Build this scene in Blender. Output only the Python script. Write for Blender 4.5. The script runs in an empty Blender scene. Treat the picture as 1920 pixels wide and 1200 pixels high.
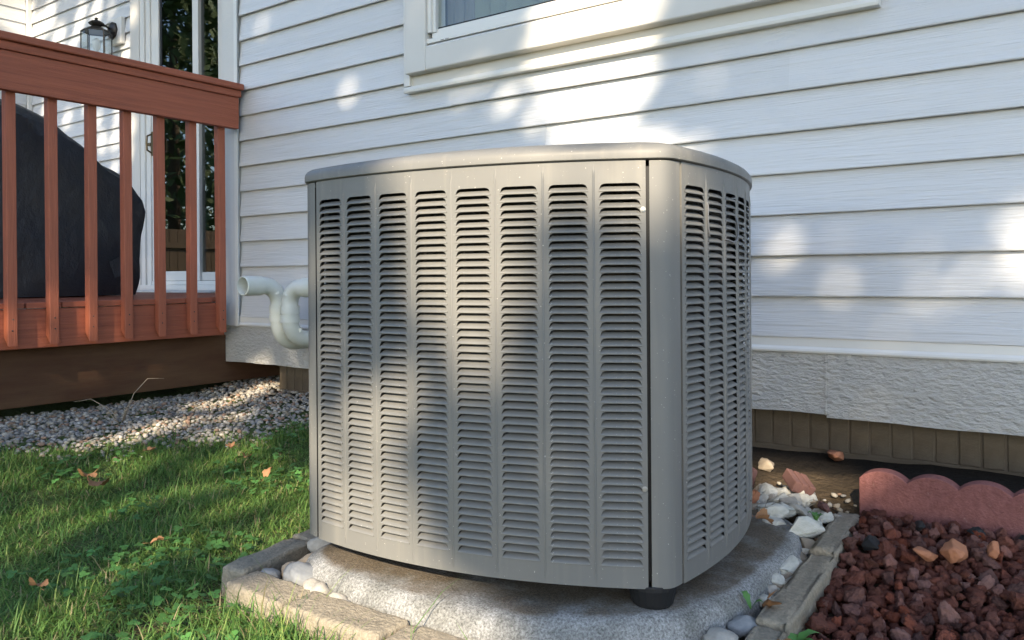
import bpy, bmesh, math, random
import numpy as np
from mathutils import Vector, Matrix, noise
R = math.radians
rnd = random.Random(7)
nr = np.random.default_rng(11)
scene = bpy.context.scene
col = scene.collection

# ------------------------------------------------------------------ camera
YAW, ROLL, HC = R(54.42), R(0.40), 0.70
fw = Vector((-math.cos(YAW), math.sin(YAW), 0)); rt = Vector((math.sin(YAW), math.cos(YAW), 0)); up = Vector((0, 0, 1))
cam = bpy.data.cameras.new('camera'); cam_o = bpy.data.objects.new('camera', cam); col.objects.link(cam_o)
rt2 = rt * math.cos(ROLL) - up * math.sin(ROLL); up2 = up * math.cos(ROLL) + rt * math.sin(ROLL)
m = Matrix((rt2, up2, -fw)).transposed().to_4x4(); m.translation = (0, 0, HC); cam_o.matrix_world = m
cam.sensor_width = 36; cam.lens = 1515 / 1920 * 36; cam.shift_y = -(600 - 520) / 1920
cam.clip_start = .02; cam.clip_end = 500
scene.camera = cam_o

# ------------------------------------------------------------------ sky, sun, exposure
SUN_EL = R(30)
SUN = Vector((.389 * math.cos(SUN_EL), -.921 * math.cos(SUN_EL), math.sin(SUN_EL))).normalized()
world = bpy.data.worlds.new('World'); scene.world = world; world.use_nodes = True
wn = world.node_tree; wn.nodes.clear()
sky = wn.nodes.new('ShaderNodeTexSky'); sky.sky_type = 'NISHITA'; sky.sun_disc = False
sky.sun_elevation = SUN_EL; sky.sun_rotation = math.atan2(SUN.x, SUN.y); sky.dust_density = .6; sky.ozone_density = 1.6; sky.air_density = 1.0
bg = wn.nodes.new('ShaderNodeBackground'); bg.inputs[1].default_value = .15
wo = wn.nodes.new('ShaderNodeOutputWorld')
wn.links.new(sky.outputs[0], bg.inputs[0]); wn.links.new(bg.outputs[0], wo.inputs[0])
sl = bpy.data.lights.new('sun', 'SUN'); sl.energy = 4.3; sl.angle = R(.53); sl.color = (1, .84, .62)
so = bpy.data.objects.new('sun', sl); col.objects.link(so); so.rotation_euler = (-SUN).to_track_quat('-Z', 'Y').to_euler(); so.location = SUN * 30
vs = scene.view_settings; vs.view_transform = 'Standard'; vs.look = 'None'; vs.exposure = 1.38; vs.gamma = 1; vs.use_curve_mapping = False
scene.cycles.max_bounces = 5; scene.cycles.diffuse_bounces = 3; scene.cycles.glossy_bounces = 3; scene.cycles.adaptive_threshold = .02; scene.cycles.transparent_max_bounces = 16
scene.cycles.caustics_reflective = False; scene.cycles.caustics_refractive = False
scene.cycles.sample_clamp_indirect = 6

# ------------------------------------------------------------------ materials
def mat(name, base, rough=.6, spec=.5, metal=0.0, var=None, scale=(8, 8, 8), amt=.5, bump=None, bscale=(60, 60, 60), bdist=.002, coords='Object', detail=6, extra=None):
    m = bpy.data.materials.new(name); m.use_nodes = True
    nt = m.node_tree; n = nt.nodes; L = nt.links
    p = n['Principled BSDF']; p.inputs['Base Color'].default_value = (*base, 1); p.inputs['Roughness'].default_value = rough
    p.inputs['Specular IOR Level'].default_value = spec; p.inputs['Metallic'].default_value = metal
    tc = n.new('ShaderNodeTexCoord')
    def tex(sc, det=detail, rg=.6):
        mp = n.new('ShaderNodeMapping'); mp.inputs['Scale'].default_value = sc; L.new(tc.outputs[coords], mp.inputs[0])
        t = n.new('ShaderNodeTexNoise'); t.inputs['Scale'].default_value = 1; t.inputs['Detail'].default_value = det; t.inputs['Roughness'].default_value = rg
        L.new(mp.outputs[0], t.inputs['Vector']); return t
    out = None
    if var:
        t = tex(scale); r = n.new('ShaderNodeValToRGB')
        cr = r.color_ramp; cr.elements[0].position = .5 - amt / 2; cr.elements[1].position = .5 + amt / 2
        cr.elements[0].color = (*base, 1); cr.elements[1].color = (*var[0], 1)
        for k, v in enumerate(var[1:]):
            e = cr.elements.new(.5 + amt / 2 + (k + 1) * (.5 - amt / 2) / len(var)); e.color = (*v, 1)
        L.new(t.outputs['Fac'], r.inputs[0]); L.new(r.outputs[0], p.inputs['Base Color']); out = r.outputs[0]
    if bump:
        t = tex(bscale); b = n.new('ShaderNodeBump'); b.inputs['Strength'].default_value = bump; b.inputs['Distance'].default_value = bdist
        L.new(t.outputs['Fac'], b.inputs['Height']); L.new(b.outputs[0], p.inputs['Normal'])
    if extra: extra(nt, p, tc, out)
    return m

def attr_mix(nt, p, tc, out, fac=1.0):
    a = nt.nodes.new('ShaderNodeAttribute'); a.attribute_name = 'tint'
    mx = nt.nodes.new('ShaderNodeMix'); mx.data_type = 'RGBA'; mx.blend_type = 'MULTIPLY'; mx.inputs[0].default_value = fac
    if out: nt.links.new(out, mx.inputs['A'])
    else: mx.inputs['A'].default_value = p.inputs['Base Color'].default_value
    nt.links.new(a.outputs['Color'], mx.inputs['B']); nt.links.new(mx.outputs['Result'], p.inputs['Base Color'])
def obj_rand(nt, p, tc, out):           # per object tint
    oi = nt.nodes.new('ShaderNodeObjectInfo'); h = nt.nodes.new('ShaderNodeHueSaturation')
    mr = nt.nodes.new('ShaderNodeMapRange'); mr.inputs['To Min'].default_value = .5; mr.inputs['To Max'].default_value = 1.45
    nt.links.new(oi.outputs['Random'], mr.inputs['Value']); nt.links.new(mr.outputs[0], h.inputs['Value'])
    mul = nt.nodes.new('ShaderNodeMath'); mul.operation = 'MULTIPLY'; mul.inputs[1].default_value = 7.3
    fr = nt.nodes.new('ShaderNodeMath'); fr.operation = 'FRACT'
    m2 = nt.nodes.new('ShaderNodeMapRange'); m2.inputs['To Min'].default_value = .7; m2.inputs['To Max'].default_value = 1.1
    nt.links.new(oi.outputs['Random'], mul.inputs[0]); nt.links.new(mul.outputs[0], fr.inputs[0]); nt.links.new(fr.outputs[0], m2.inputs['Value']); nt.links.new(m2.outputs[0], h.inputs['Saturation'])
    nt.links.new(out, h.inputs['Color']); nt.links.new(h.outputs[0], p.inputs['Base Color'])
def translucent(nt, p, tc, out):
    p.inputs['Transmission Weight'].default_value = 0

M = {}
def siding_extra(nt, p, tc, out):       # embossed cedar grain: long wavy lines along the board
    n, L = nt.nodes, nt.links
    mp = n.new('ShaderNodeMapping'); mp.inputs['Scale'].default_value = (5, 5, 120); L.new(tc.outputs['Object'], mp.inputs[0])
    wv = n.new('ShaderNodeTexNoise'); wv.inputs['Scale'].default_value = 1; wv.inputs['Detail'].default_value = 4; wv.inputs['Distortion'].default_value = .9
    L.new(mp.outputs[0], wv.inputs['Vector'])
    mp2 = n.new('ShaderNodeMapping'); mp2.inputs['Scale'].default_value = (2, 2, 30); L.new(tc.outputs['Object'], mp2.inputs[0])
    big = n.new('ShaderNodeTexNoise'); big.inputs['Scale'].default_value = 1; big.inputs['Detail'].default_value = 3; L.new(mp2.outputs[0], big.inputs['Vector'])
    ad = n.new('ShaderNodeMath'); ad.operation = 'MULTIPLY_ADD'; ad.inputs[1].default_value = 1.6; L.new(big.outputs['Fac'], ad.inputs[0]); L.new(wv.outputs['Fac'], ad.inputs[2])
    b = n.new('ShaderNodeBump'); b.inputs['Strength'].default_value = .75; b.inputs['Distance'].default_value = .004
    L.new(ad.outputs[0], b.inputs['Height']); L.new(b.outputs[0], p.inputs['Normal'])
    oi = n.new('ShaderNodeObjectInfo'); mr = n.new('ShaderNodeMapRange'); mr.inputs['To Min'].default_value = .95; mr.inputs['To Max'].default_value = 1.03
    L.new(oi.outputs['Random'], mr.inputs['Value']); h = n.new('ShaderNodeHueSaturation'); L.new(mr.outputs[0], h.inputs['Value']); L.new(out, h.inputs['Color']); L.new(h.outputs[0], p.inputs['Base Color'])
M['siding'] = mat('siding_paint', (.595, .605, .615), .48, .4, var=[(.645, .65, .66)], scale=(1.5, 1.5, 9), amt=.7, extra=siding_extra)
M['vinyl'] = mat('white_vinyl', (.74, .73, .70), .35, .45, var=[(.68, .67, .63)], scale=(3, 3, 3), amt=.6)
M['casing'] = mat('casing_metal', (.66, .64, .60), .4, .4, var=[(.60, .58, .54)], scale=(2, 2, 2), bump=.05, bscale=(30, 30, 3))
M['rough_trim'] = mat('rough_painted_board', (.58, .57, .54), .6, .35, var=[(.52, .51, .48)], scale=(3, 3, 9), amt=.5, bump=1, bscale=(34, 34, 75), bdist=.022)
M['trim_board'] = mat('corner_trim_paint', (.62, .61, .58), .6, .35, bump=.5, bscale=(45, 45, 45), bdist=.003)
def ac_extra(nt, p, tc, out):
    n, L = nt.nodes, nt.links
    def nz(sc, det):
        mp = n.new('ShaderNodeMapping'); mp.inputs['Scale'].default_value = sc; L.new(tc.outputs['Object'], mp.inputs[0])
        t = n.new('ShaderNodeTexNoise'); t.inputs['Scale'].default_value = 1; t.inputs['Detail'].default_value = det; L.new(mp.outputs[0], t.inputs['Vector']); return t.outputs['Fac']
    def rng(v, a, b, hi):
        m_ = n.new('ShaderNodeMapRange'); m_.inputs['From Min'].default_value = a; m_.inputs['From Max'].default_value = b; m_.inputs['To Max'].default_value = hi; L.new(v, m_.inputs['Value']); return m_.outputs[0]
    def mixc(f, a, c):
        x = n.new('ShaderNodeMix'); x.data_type = 'RGBA'; L.new(f, x.inputs[0]); L.new(a, x.inputs['A']); x.inputs['B'].default_value = (*c, 1); return x.outputs['Result']
    c = mixc(rng(nz((45, 45, 2.2), 4), .52, .72, .35), out, (.25, .235, .20))       # dusty run marks
    c = mixc(rng(nz((230, 230, 230), 1), .74, .79, .8), c, (.5, .48, .43))           # specks of dirt and paint
    L.new(c, p.inputs['Base Color'])
    r = rng(nz((9, 9, 9), 5), .3, .7, 1.0); m2 = n.new('ShaderNodeMapRange'); m2.inputs['To Min'].default_value = .40; m2.inputs['To Max'].default_value = .58; L.new(r, m2.inputs['Value']); L.new(m2.outputs[0], p.inputs['Roughness'])
M['ac'] = mat('taupe_enamel', (.172, .17, .16), .46, .5, var=[(.155, .153, .145)], scale=(5, 5, 3), amt=.6, bump=.12, bscale=(900, 900, 900), bdist=.0006, detail=2, extra=ac_extra)
M['ac_dark'] = mat('coil_fins', (.045, .040, .034), .6, .3, bump=.6, bscale=(900, 900, 4), bdist=.002)
M['rubber'] = mat('black_rubber', (.015, .015, .016), .6, .3, bump=.2, bscale=(60, 60, 60))
M['screw'] = mat('zinc_screw', (.38, .38, .37), .4, .5, .9)
M['wire'] = mat('grey_wire', (.16, .16, .165), .4, .5)
def wood_extra(nt, p, tc, out): pass
M['deck'] = mat('red_brown_stain', (.375, .112, .06), .55, .35, var=[(.25, .075, .042), (.45, .16, .09)], scale=(90, 3, 90), amt=.45, bump=.8, bscale=(150, 8, 150), bdist=.004)
M['deck_v'] = mat('red_brown_stain_upright', (.385, .117, .063), .55, .35, var=[(.30, .092, .052), (.42, .15, .085)], scale=(70, 70, 4), amt=.45, bump=.8, bscale=(170, 170, 8), bdist=.003)
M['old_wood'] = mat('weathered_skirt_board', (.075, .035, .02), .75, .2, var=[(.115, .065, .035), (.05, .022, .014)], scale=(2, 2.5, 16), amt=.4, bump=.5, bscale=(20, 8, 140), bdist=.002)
M['cover'] = mat('black_cover_fabric', (.017, .019, .027), .42, .5, var=[(.034, .031, .031)], scale=(4, 4, 4), amt=.4, bump=.6, bscale=(9, 9, 7), bdist=.03)
M['brick'] = mat('tan_brick', (.15, .122, .09), .9, .1, var=[(.10, .08, .058)], scale=(18, 18, 18), amt=.5, bump=.6, bscale=(120, 120, 120), bdist=.003)
M['mortar'] = mat('grey_mortar', (.13, .105, .08), .9, .2, bump=.6, bscale=(60, 60, 60), bdist=.006)
def pad_extra(nt, p, tc, out):
    n, L = nt.nodes, nt.links
    def nz(sc, det, rg=.6):
        t = n.new('ShaderNodeTexNoise'); t.inputs['Scale'].default_value = sc; t.inputs['Detail'].default_value = det; t.inputs['Roughness'].default_value = rg; L.new(tc.outputs['Object'], t.inputs['Vector']); return t.outputs['Fac']
    def ramp(f, stops):
        r = n.new('ShaderNodeValToRGB'); e0, e1 = r.color_ramp.elements
        e0.position, e0.color = stops[0][0], (*stops[0][1], 1); e1.position, e1.color = stops[-1][0], (*stops[-1][1], 1)
        for q, c in stops[1:-1]: e = r.color_ramp.elements.new(q); e.color = (*c, 1)
        L.new(f, r.inputs[0]); return r.outputs[0]
    speck = ramp(nz(230, 4, .7), [(.33, (.13, .13, .122)), (.48, (.27, .27, .262)), (.66, (.44, .44, .43))])
    patch = ramp(nz(11, 5), [(.38, (.62, .62, .60)), (.62, (1.0, 1.0, 1.0))])
    mu = n.new('ShaderNodeMix'); mu.data_type = 'RGBA'; mu.blend_type = 'MULTIPLY'; mu.inputs[0].default_value = 1; L.new(speck, mu.inputs['A']); L.new(patch, mu.inputs['B'])
    dirt = ramp(nz(300, 3, .7), [(.35, (.05, .036, .022)), (.65, (.17, .13, .085))])
    sx = n.new('ShaderNodeSeparateXYZ'); L.new(tc.outputs['Object'], sx.inputs[0])
    mr = n.new('ShaderNodeMapRange'); mr.inputs['From Min'].default_value = .1045; mr.inputs['From Max'].default_value = .112; L.new(sx.outputs['Z'], mr.inputs['Value'])
    ad = n.new('ShaderNodeMath'); ad.operation = 'MULTIPLY_ADD'; ad.inputs[1].default_value = 1.7; L.new(nz(9, 5), ad.inputs[0]); L.new(mr.outputs[0], ad.inputs[2])
    m2 = n.new('ShaderNodeMapRange'); m2.inputs['From Min'].default_value = 1.35; m2.inputs['From Max'].default_value = 1.8; m2.inputs['To Max'].default_value = .85; L.new(ad.outputs[0], m2.inputs['Value'])
    mx = n.new('ShaderNodeMix'); mx.data_type = 'RGBA'; L.new(m2.outputs[0], mx.inputs[0]); L.new(mu.outputs['Result'], mx.inputs['A']); L.new(dirt, mx.inputs['B']); L.new(mx.outputs['Result'], p.inputs['Base Color'])
    b = n.new('ShaderNodeBump'); b.inputs['Strength'].default_value = .9; b.inputs['Distance'].default_value = .004
    L.new(nz(160, 5, .7), b.inputs['Height']); L.new(b.outputs[0], p.inputs['Normal'])
M['pad'] = mat('mottled_concrete', (.3, .3, .3), .85, .25, extra=pad_extra)
M['paver'] = mat('tan_concrete_block', (.36, .31, .235), .9, .2, var=[(.24, .21, .16), (.44, .39, .30)], scale=(110, 110, 110), amt=.35, bump=1, bscale=(130, 130, 130), bdist=.006)
M['scallop'] = mat('red_concrete', (.27, .118, .108), .9, .12, var=[(.21, .088, .08), (.42, .25, .23)], scale=(70, 70, 40), amt=.3, bump=.9, bscale=(170, 170, 170), bdist=.005)
M['lava'] = mat('lava_rock', (.20, .070, .046), .95, .08, var=[(.125, .05, .038), (.27, .105, .068)], scale=(2.2, 2.2, 2.2), amt=.45, bump=1, bscale=(5, 5, 5), bdist=.006, extra=obj_rand)
M['lava_mass'] = mat('lava_rock_mass', (.16, .058, .040), .95, .08, var=[(.095, .04, .031), (.22, .085, .055)], scale=(30, 30, 30), amt=.35, bump=1, bscale=(210, 210, 210), bdist=.006)
M['limestone'] = mat('pale_limestone', (.62, .60, .54), .85, .25, var=[(.46, .45, .38), (.70, .69, .65)], scale=(2.2, 2.2, 2.2), amt=.4, bump=.8, bscale=(5, 5, 5), bdist=.006)
M['riverstone'] = mat('grey_river_stone', (.17, .185, .20), .7, .3, var=[(.27, .275, .275)], scale=(2.2, 2.2, 2.2), amt=.5, bump=.3, bscale=(5, 5, 5), bdist=.004)
M['tanstone'] = mat('tan_river_stone', (.33, .27, .20), .8, .25, var=[(.25, .21, .16)], scale=(2.2, 2.2, 2.2), amt=.5, bump=.4, bscale=(5, 5, 5), bdist=.004)
M['whitestone'] = mat('white_river_stone', (.42, .395, .35), .8, .25, var=[(.30, .28, .245)], scale=(2.2, 2.2, 2.2), amt=.5, bump=.4, bscale=(5, 5, 5), bdist=.004)
M['sandstone'] = mat('orange_sandstone', (.43, .19, .10), .85, .25, var=[(.33, .14, .08)], scale=(2.2, 2.2, 2.2), amt=.5, bump=.6, bscale=(5, 5, 5), bdist=.004)
M['redbrick'] = mat('red_brick_piece', (.12, .06, .053), .9, .15, var=[(.17, .095, .085)], scale=(2.2, 2.2, 2.2), amt=.5, bump=.6, bscale=(5, 5, 5), bdist=.004)
M['gravel'] = mat('gravel_stones', (.40, .38, .35), .75, .3, var=[(.30, .29, .27)], scale=(40, 40, 40), amt=.5, bump=.3, bscale=(150, 150, 150), extra=attr_mix)
M['grass'] = mat('grass_blade', (1, 1, 1), .5, .3, extra=attr_mix)
nt_ = M['grass'].node_tree; tr_ = nt_.nodes.new('ShaderNodeBsdfTranslucent'); mxs = nt_.nodes.new('ShaderNodeMixShader'); mxs.inputs[0].default_value = .4
_mx = [q for q in nt_.nodes if q.type == 'MIX'][0]; nt_.links.new(_mx.outputs['Result'], tr_.inputs[0]); nt_.links.new(nt_.nodes['Principled BSDF'].outputs[0], mxs.inputs[1]); nt_.links.new(tr_.outputs[0], mxs.inputs[2]); nt_.links.new(mxs.outputs[0], nt_.nodes['Material Output'].inputs[0])
M['clover'] = mat('clover_leaf', (.065, .155, .04), .55, .3, extra=attr_mix)
M['dry_leaf'] = mat('dry_brown_leaf', (.36, .20, .10), .7, .25, var=[(.24, .12, .06), (.42, .27, .15)], scale=(40, 40, 40), amt=.4, bump=.4, bscale=(80, 80, 80))
M['green_leaf'] = mat('weed_leaf', (.06, .16, .035), .5, .4, var=[(.09, .21, .05)], scale=(30, 30, 30), amt=.5)
M['pvc'] = mat('weathered_white_pvc', (.68, .69, .65), .42, .45, var=[(.60, .62, .55), (.72, .73, .70)], scale=(9, 9, 14), amt=.4)
M['dark'] = mat('hole_black', (.01, .01, .01), .9, .1)
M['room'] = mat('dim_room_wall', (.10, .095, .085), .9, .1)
M['blind'] = mat('vertical_blind', (.27, .28, .21), .7, .2, var=[(.2, .21, .16)], scale=(14, 3, 1))
M['curtain'] = mat('grey_curtain', (.20, .19, .18), .8, .2)
M['seal'] = mat('black_seal', (.02, .02, .022), .5, .3)
M['steel'] = mat('aged_bronze_metal', (.055, .05, .045), .42, .5, .6)
M['brass'] = mat('worn_brass', (.16, .12, .07), .4, .5, .8)
M['bark'] = mat('tree_bark', (.09, .065, .045), .9, .2, bump=.9, bscale=(12, 12, 3), bdist=.03)
M['leaf'] = mat('tree_leaf', (.06, .10, .03), .55, .3)
M['evergreen'] = mat('evergreen_leaf', (.075, .115, .04), .6, .3)
M['fence'] = mat('weathered_fence', (.16, .11, .075), .8, .2, var=[(.12, .085, .06)], scale=(10, 10, 2), bump=.3, bscale=(60, 60, 6))
def glass_mat(name, tint=(.93, .96, .95), ior=1.6):
    m = bpy.data.materials.new(name); m.use_nodes = True; nt = m.node_tree; nt.nodes.clear()
    N_ = nt.nodes.new; L = nt.links.new
    o = N_('ShaderNodeOutputMaterial'); mx = N_('ShaderNodeMixShader')
    ge = N_('ShaderNodeNewGeometry'); dt = N_('ShaderNodeVectorMath'); dt.operation = 'DOT_PRODUCT'; L(ge.outputs['Incoming'], dt.inputs[0]); L(ge.outputs['Normal'], dt.inputs[1])
    ab = N_('ShaderNodeMath'); ab.operation = 'ABSOLUTE'; L(dt.outputs['Value'], ab.inputs[0])
    sb = N_('ShaderNodeMath'); sb.operation = 'SUBTRACT'; sb.inputs[0].default_value = 1; L(ab.outputs[0], sb.inputs[1])
    pw = N_('ShaderNodeMath'); pw.operation = 'POWER'; pw.inputs[1].default_value = 5; L(sb.outputs[0], pw.inputs[0])
    f0 = ((ior - 1) / (ior + 1)) ** 2
    ma = N_('ShaderNodeMath'); ma.operation = 'MULTIPLY_ADD'; ma.inputs[1].default_value = 1 - f0; ma.inputs[2].default_value = f0; L(pw.outputs[0], ma.inputs[0])
    t = N_('ShaderNodeBsdfTransparent'); t.inputs[0].default_value = (*tint, 1); g = N_('ShaderNodeBsdfGlossy'); g.inputs['Roughness'].default_value = .015
    L(ma.outputs[0], mx.inputs[0]); L(t.outputs[0], mx.inputs[1]); L(g.outputs[0], mx.inputs[2]); L(mx.outputs[0], o.inputs[0]); return m
M['glass'] = glass_mat('window_glass', (.92, .95, .94), 1.7); M['doorglass'] = glass_mat('door_glass', (.6, .64, .62), 2.3); M['lampglass'] = glass_mat('lantern_glass', (.9, .93, .92))
def ground_extra(nt, p, tc, out):
    n, L = nt.nodes, nt.links
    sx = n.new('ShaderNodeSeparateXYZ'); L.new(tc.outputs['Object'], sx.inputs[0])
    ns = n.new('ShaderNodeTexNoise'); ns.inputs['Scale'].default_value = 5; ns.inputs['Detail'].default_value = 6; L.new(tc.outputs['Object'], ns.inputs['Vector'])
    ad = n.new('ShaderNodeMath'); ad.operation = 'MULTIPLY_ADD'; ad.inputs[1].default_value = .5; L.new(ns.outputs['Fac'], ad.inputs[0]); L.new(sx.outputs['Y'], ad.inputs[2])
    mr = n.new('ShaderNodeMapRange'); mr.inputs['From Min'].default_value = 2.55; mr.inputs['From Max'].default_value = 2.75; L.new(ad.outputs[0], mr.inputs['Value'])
    turf = n.new('ShaderNodeMapRange'); turf.inputs['From Min'].default_value = -1.5; turf.inputs['From Max'].default_value = -1.65; L.new(sx.outputs['X'], turf.inputs['Value'])
    mt = n.new('ShaderNodeMix'); mt.data_type = 'RGBA'; L.new(turf.outputs[0], mt.inputs[0]); L.new(out, mt.inputs['A']); mt.inputs['B'].default_value = (.075, .105, .035, 1)
    mx = n.new('ShaderNodeMix'); mx.data_type = 'RGBA'; L.new(mr.outputs[0], mx.inputs[0]); L.new(mt.outputs['Result'], mx.inputs['A']); mx.inputs['B'].default_value = (.02, .016, .012, 1)  # near-black soil along the wall: the deep shade there painted into the colour
    fx = n.new('ShaderNodeVectorMath'); fx.operation = 'LENGTH'; L.new(tc.outputs['Object'], fx.inputs[0])
    m3 = n.new('ShaderNodeMapRange'); m3.inputs['From Min'].default_value = 4.2; m3.inputs['From Max'].default_value = 5.0; L.new(fx.outputs['Value'], m3.inputs['Value'])
    mx3 = n.new('ShaderNodeMix'); mx3.data_type = 'RGBA'; L.new(m3.outputs[0], mx3.inputs[0]); L.new(mx.outputs['Result'], mx3.inputs['A']); mx3.inputs['B'].default_value = (.05, .085, .03, 1)
    mx = mx3
    L.new(mx.outputs['Result'], p.inputs['Base Color'])
M['soil'] = mat('soil', (.10, .072, .045), .95, .15, var=[(.06, .045, .028), (.13, .10, .06)], scale=(14, 14, 14), amt=.4, bump=1, bscale=(45, 45, 45), bdist=.02, extra=ground_extra)

# ------------------------------------------------------------------ helpers
def tag(o, label=None, cat=None, group=None, kind=None):
    if label: o['label'] = label
    if cat: o['category'] = cat
    if group: o['group'] = group
    if kind: o['kind'] = kind
    return o
def empty(name, loc=(0, 0, 0), rz=0):
    o = bpy.data.objects.new(name, None); col.objects.link(o); o.location = loc; o.rotation_euler = (0, 0, rz); o.empty_display_size = .1; return o
def link(name, me, m=None, parent=None, loc=None, smooth=False):
    if m is not None and not me.materials: me.materials.append(M[m] if isinstance(m, str) else m)
    o = bpy.data.objects.new(name, me); col.objects.link(o)
    if parent: o.parent = parent
    if loc is not None: o.location = loc
    if smooth: me.polygons.foreach_set('use_smooth', [True] * len(me.polygons))
    return o
class MB:
    def __init__(s): s.v = []; s.f = []
    def add(s, vs, fs):
        k = len(s.v); s.v += [tuple(v) for v in vs]; s.f += [tuple(i + k for i in f) for f in fs]; return s
    def box(s, a, b):
        x0, y0, z0 = a; x1, y1, z1 = b
        return s.add([(x0,y0,z0),(x1,y0,z0),(x1,y1,z0),(x0,y1,z0),(x0,y0,z1),(x1,y0,z1),(x1,y1,z1),(x0,y1,z1)], [(3,2,1,0),(4,5,6,7),(0,1,5,4),(1,2,6,5),(2,3,7,6),(3,0,4,7)])
    def prism(s, prof, a, b, axis=0):       # closed profile in the two other axes, swept along axis from a to b
        n = len(prof); vs = []
        for t in (a, b):
            for (p, q) in prof: vs.append({0: (t, p, q), 1: (p, t, q), 2: (p, q, t)}[axis])
        fs = [tuple(range(n - 1, -1, -1)), tuple(range(n, 2 * n))] + [(i, (i + 1) % n, (i + 1) % n + n, i + n) for i in range(n)]
        return s.add(vs, fs)
    def tube(s, pts, r, seg=12, cap=True):
        pts = [Vector(p) for p in pts]; n = len(pts); rs = r if isinstance(r, (list, tuple)) else [r] * n
        ref = None; rings = []
        for i, p in enumerate(pts):
            t = ((pts[min(i + 1, n - 1)] - pts[max(i - 1, 0)])).normalized()
            if ref is None: ref = Vector((0, 0, 1)) if abs(t.z) < .9 else Vector((1, 0, 0))
            a = (ref - t * ref.dot(t)).normalized(); ref = a; b = t.cross(a)
            rings.append([p + (a * math.cos(2 * math.pi * k / seg) + b * math.sin(2 * math.pi * k / seg)) * rs[i] for k in range(seg)])
        vs = [v for r_ in rings for v in r_]; fs = []
        for i in range(n - 1):
            for k in range(seg): fs.append((i*seg+k, i*seg+(k+1) % seg, (i+1)*seg+(k+1) % seg, (i+1)*seg+k))
        if cap: fs += [tuple(range(seg - 1, -1, -1)), tuple(range((n-1)*seg, n*seg))]
        return s.add(vs, fs)
    def lathe(s, prof, c, seg=24, cap=True):   # prof: (radius, z)
        vs = []; fs = []
        for (r, z) in prof:
            for k in range(seg): a = 2*math.pi*k/seg; vs.append((c[0]+r*math.cos(a), c[1]+r*math.sin(a), c[2]+z))
        for i in range(len(prof)-1):
            for k in range(seg): fs.append((i*seg+k, i*seg+(k+1) % seg, (i+1)*seg+(k+1) % seg, (i+1)*seg+k))
        if cap: fs += [tuple(range(seg-1, -1, -1)), tuple(range((len(prof)-1)*seg, len(prof)*seg))]
        return s.add(vs, fs)
    def mesh(s, name):
        me = bpy.data.meshes.new(name); me.from_pydata(s.v, [], s.f); me.update()
        bm = bmesh.new(); bm.from_mesh(me); bmesh.ops.recalc_face_normals(bm, faces=bm.faces); bm.to_mesh(me); bm.free(); return me
    def build(s, name, m, parent=None, bevel=0, smooth=False, seg=2):
        o = link(name, s.mesh(name), m, parent, smooth=smooth)
        if bevel:
            b = o.modifiers.new('bevel', 'BEVEL'); b.width = bevel; b.segments = seg; b.limit_method = 'ANGLE'; b.angle_limit = R(40)
        if smooth:
            o.data.polygons.foreach_set('use_smooth', [True] * len(o.data.polygons))
        return o
def smooth_by_angle(o, ang=35):
    me = o.data; me.polygons.foreach_set('use_smooth', [True] * len(me.polygons)); me.set_sharp_from_angle(angle=R(ang))
def box(name, a, b, m, parent=None, bevel=.002): return MB().box(a, b).build(name, m, parent, bevel)
def ss(a, b, x):
    t = np.clip((np.asarray(x, float) - a) / (b - a), 0, 1); return t * t * (3 - 2 * t)
def gh(x, y):       # ground height
    x = np.asarray(x, float); y = np.asarray(y, float)
    return .015 + .135 * np.maximum(ss(1.7, 2.75, y), .72 * ss(-2.3, -3.5, x)) + .045 * np.exp(-((x + .64) / .12) ** 2 - ((y - 1.98) / .20) ** 2) + .006 * np.sin(x * 9 + y * 4) * np.cos(y * 7 - x * 3)
def mesh_np(name, V, Fq):
    me = bpy.data.meshes.new(name); V = np.asarray(V, np.float32); Fq = np.asarray(Fq, np.int32); k = Fq.shape[1]
    me.vertices.add(len(V)); me.vertices.foreach_set('co', V.ravel()); me.loops.add(Fq.size); me.loops.foreach_set('vertex_index', Fq.ravel())
    me.polygons.add(len(Fq)); me.polygons.foreach_set('loop_start', np.arange(0, Fq.size, k, dtype=np.int32)); me.polygons.foreach_set('loop_total', np.full(len(Fq), k, np.int32))
    me.update(calc_edges=True); me.validate(); return me
def set_tint(me, cols):
    a = me.color_attributes.new('tint', 'FLOAT_COLOR', 'POINT'); c = np.ones((len(me.vertices), 4), np.float32); c[:, :3] = cols; a.data.foreach_set('color', c.ravel())

# ------------------------------------------------------------------ ground
gx = np.concatenate([[-250, -120, -60, -30, -15, -9, -6.5], np.arange(-5, 1.6, .06), [2.5, 4, 7, 12, 25, 60, 120, 250]])
gy = np.concatenate([[-250, -120, -60, -30, -15, -8, -4, -2], np.arange(-1, 3.6, .06), [5, 9, 16, 40, 120, 250]])
GX, GY = np.meshgrid(gx, gy); GZ = gh(GX, GY)
jit = np.array([[noise.noise((x * 14, y * 14, 3)) * .008 + noise.noise((x * 40, y * 40, 5)) * .004 if -5 < x < 1.6 and -1 < y < 3.6 else 0 for x in gx] for y in gy])
GZ = GZ + jit
nx, ny = len(gx), len(gy); ii = (np.arange(ny - 1)[:, None] * nx + np.arange(nx - 1)[None]).ravel()
g = link('ground', mesh_np('ground', np.stack([GX.ravel(), GY.ravel(), GZ.ravel()], 1), np.stack([ii, ii + 1, ii + nx + 1, ii + nx], 1)), 'soil', smooth=True)
tag(g, kind='structure')

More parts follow.
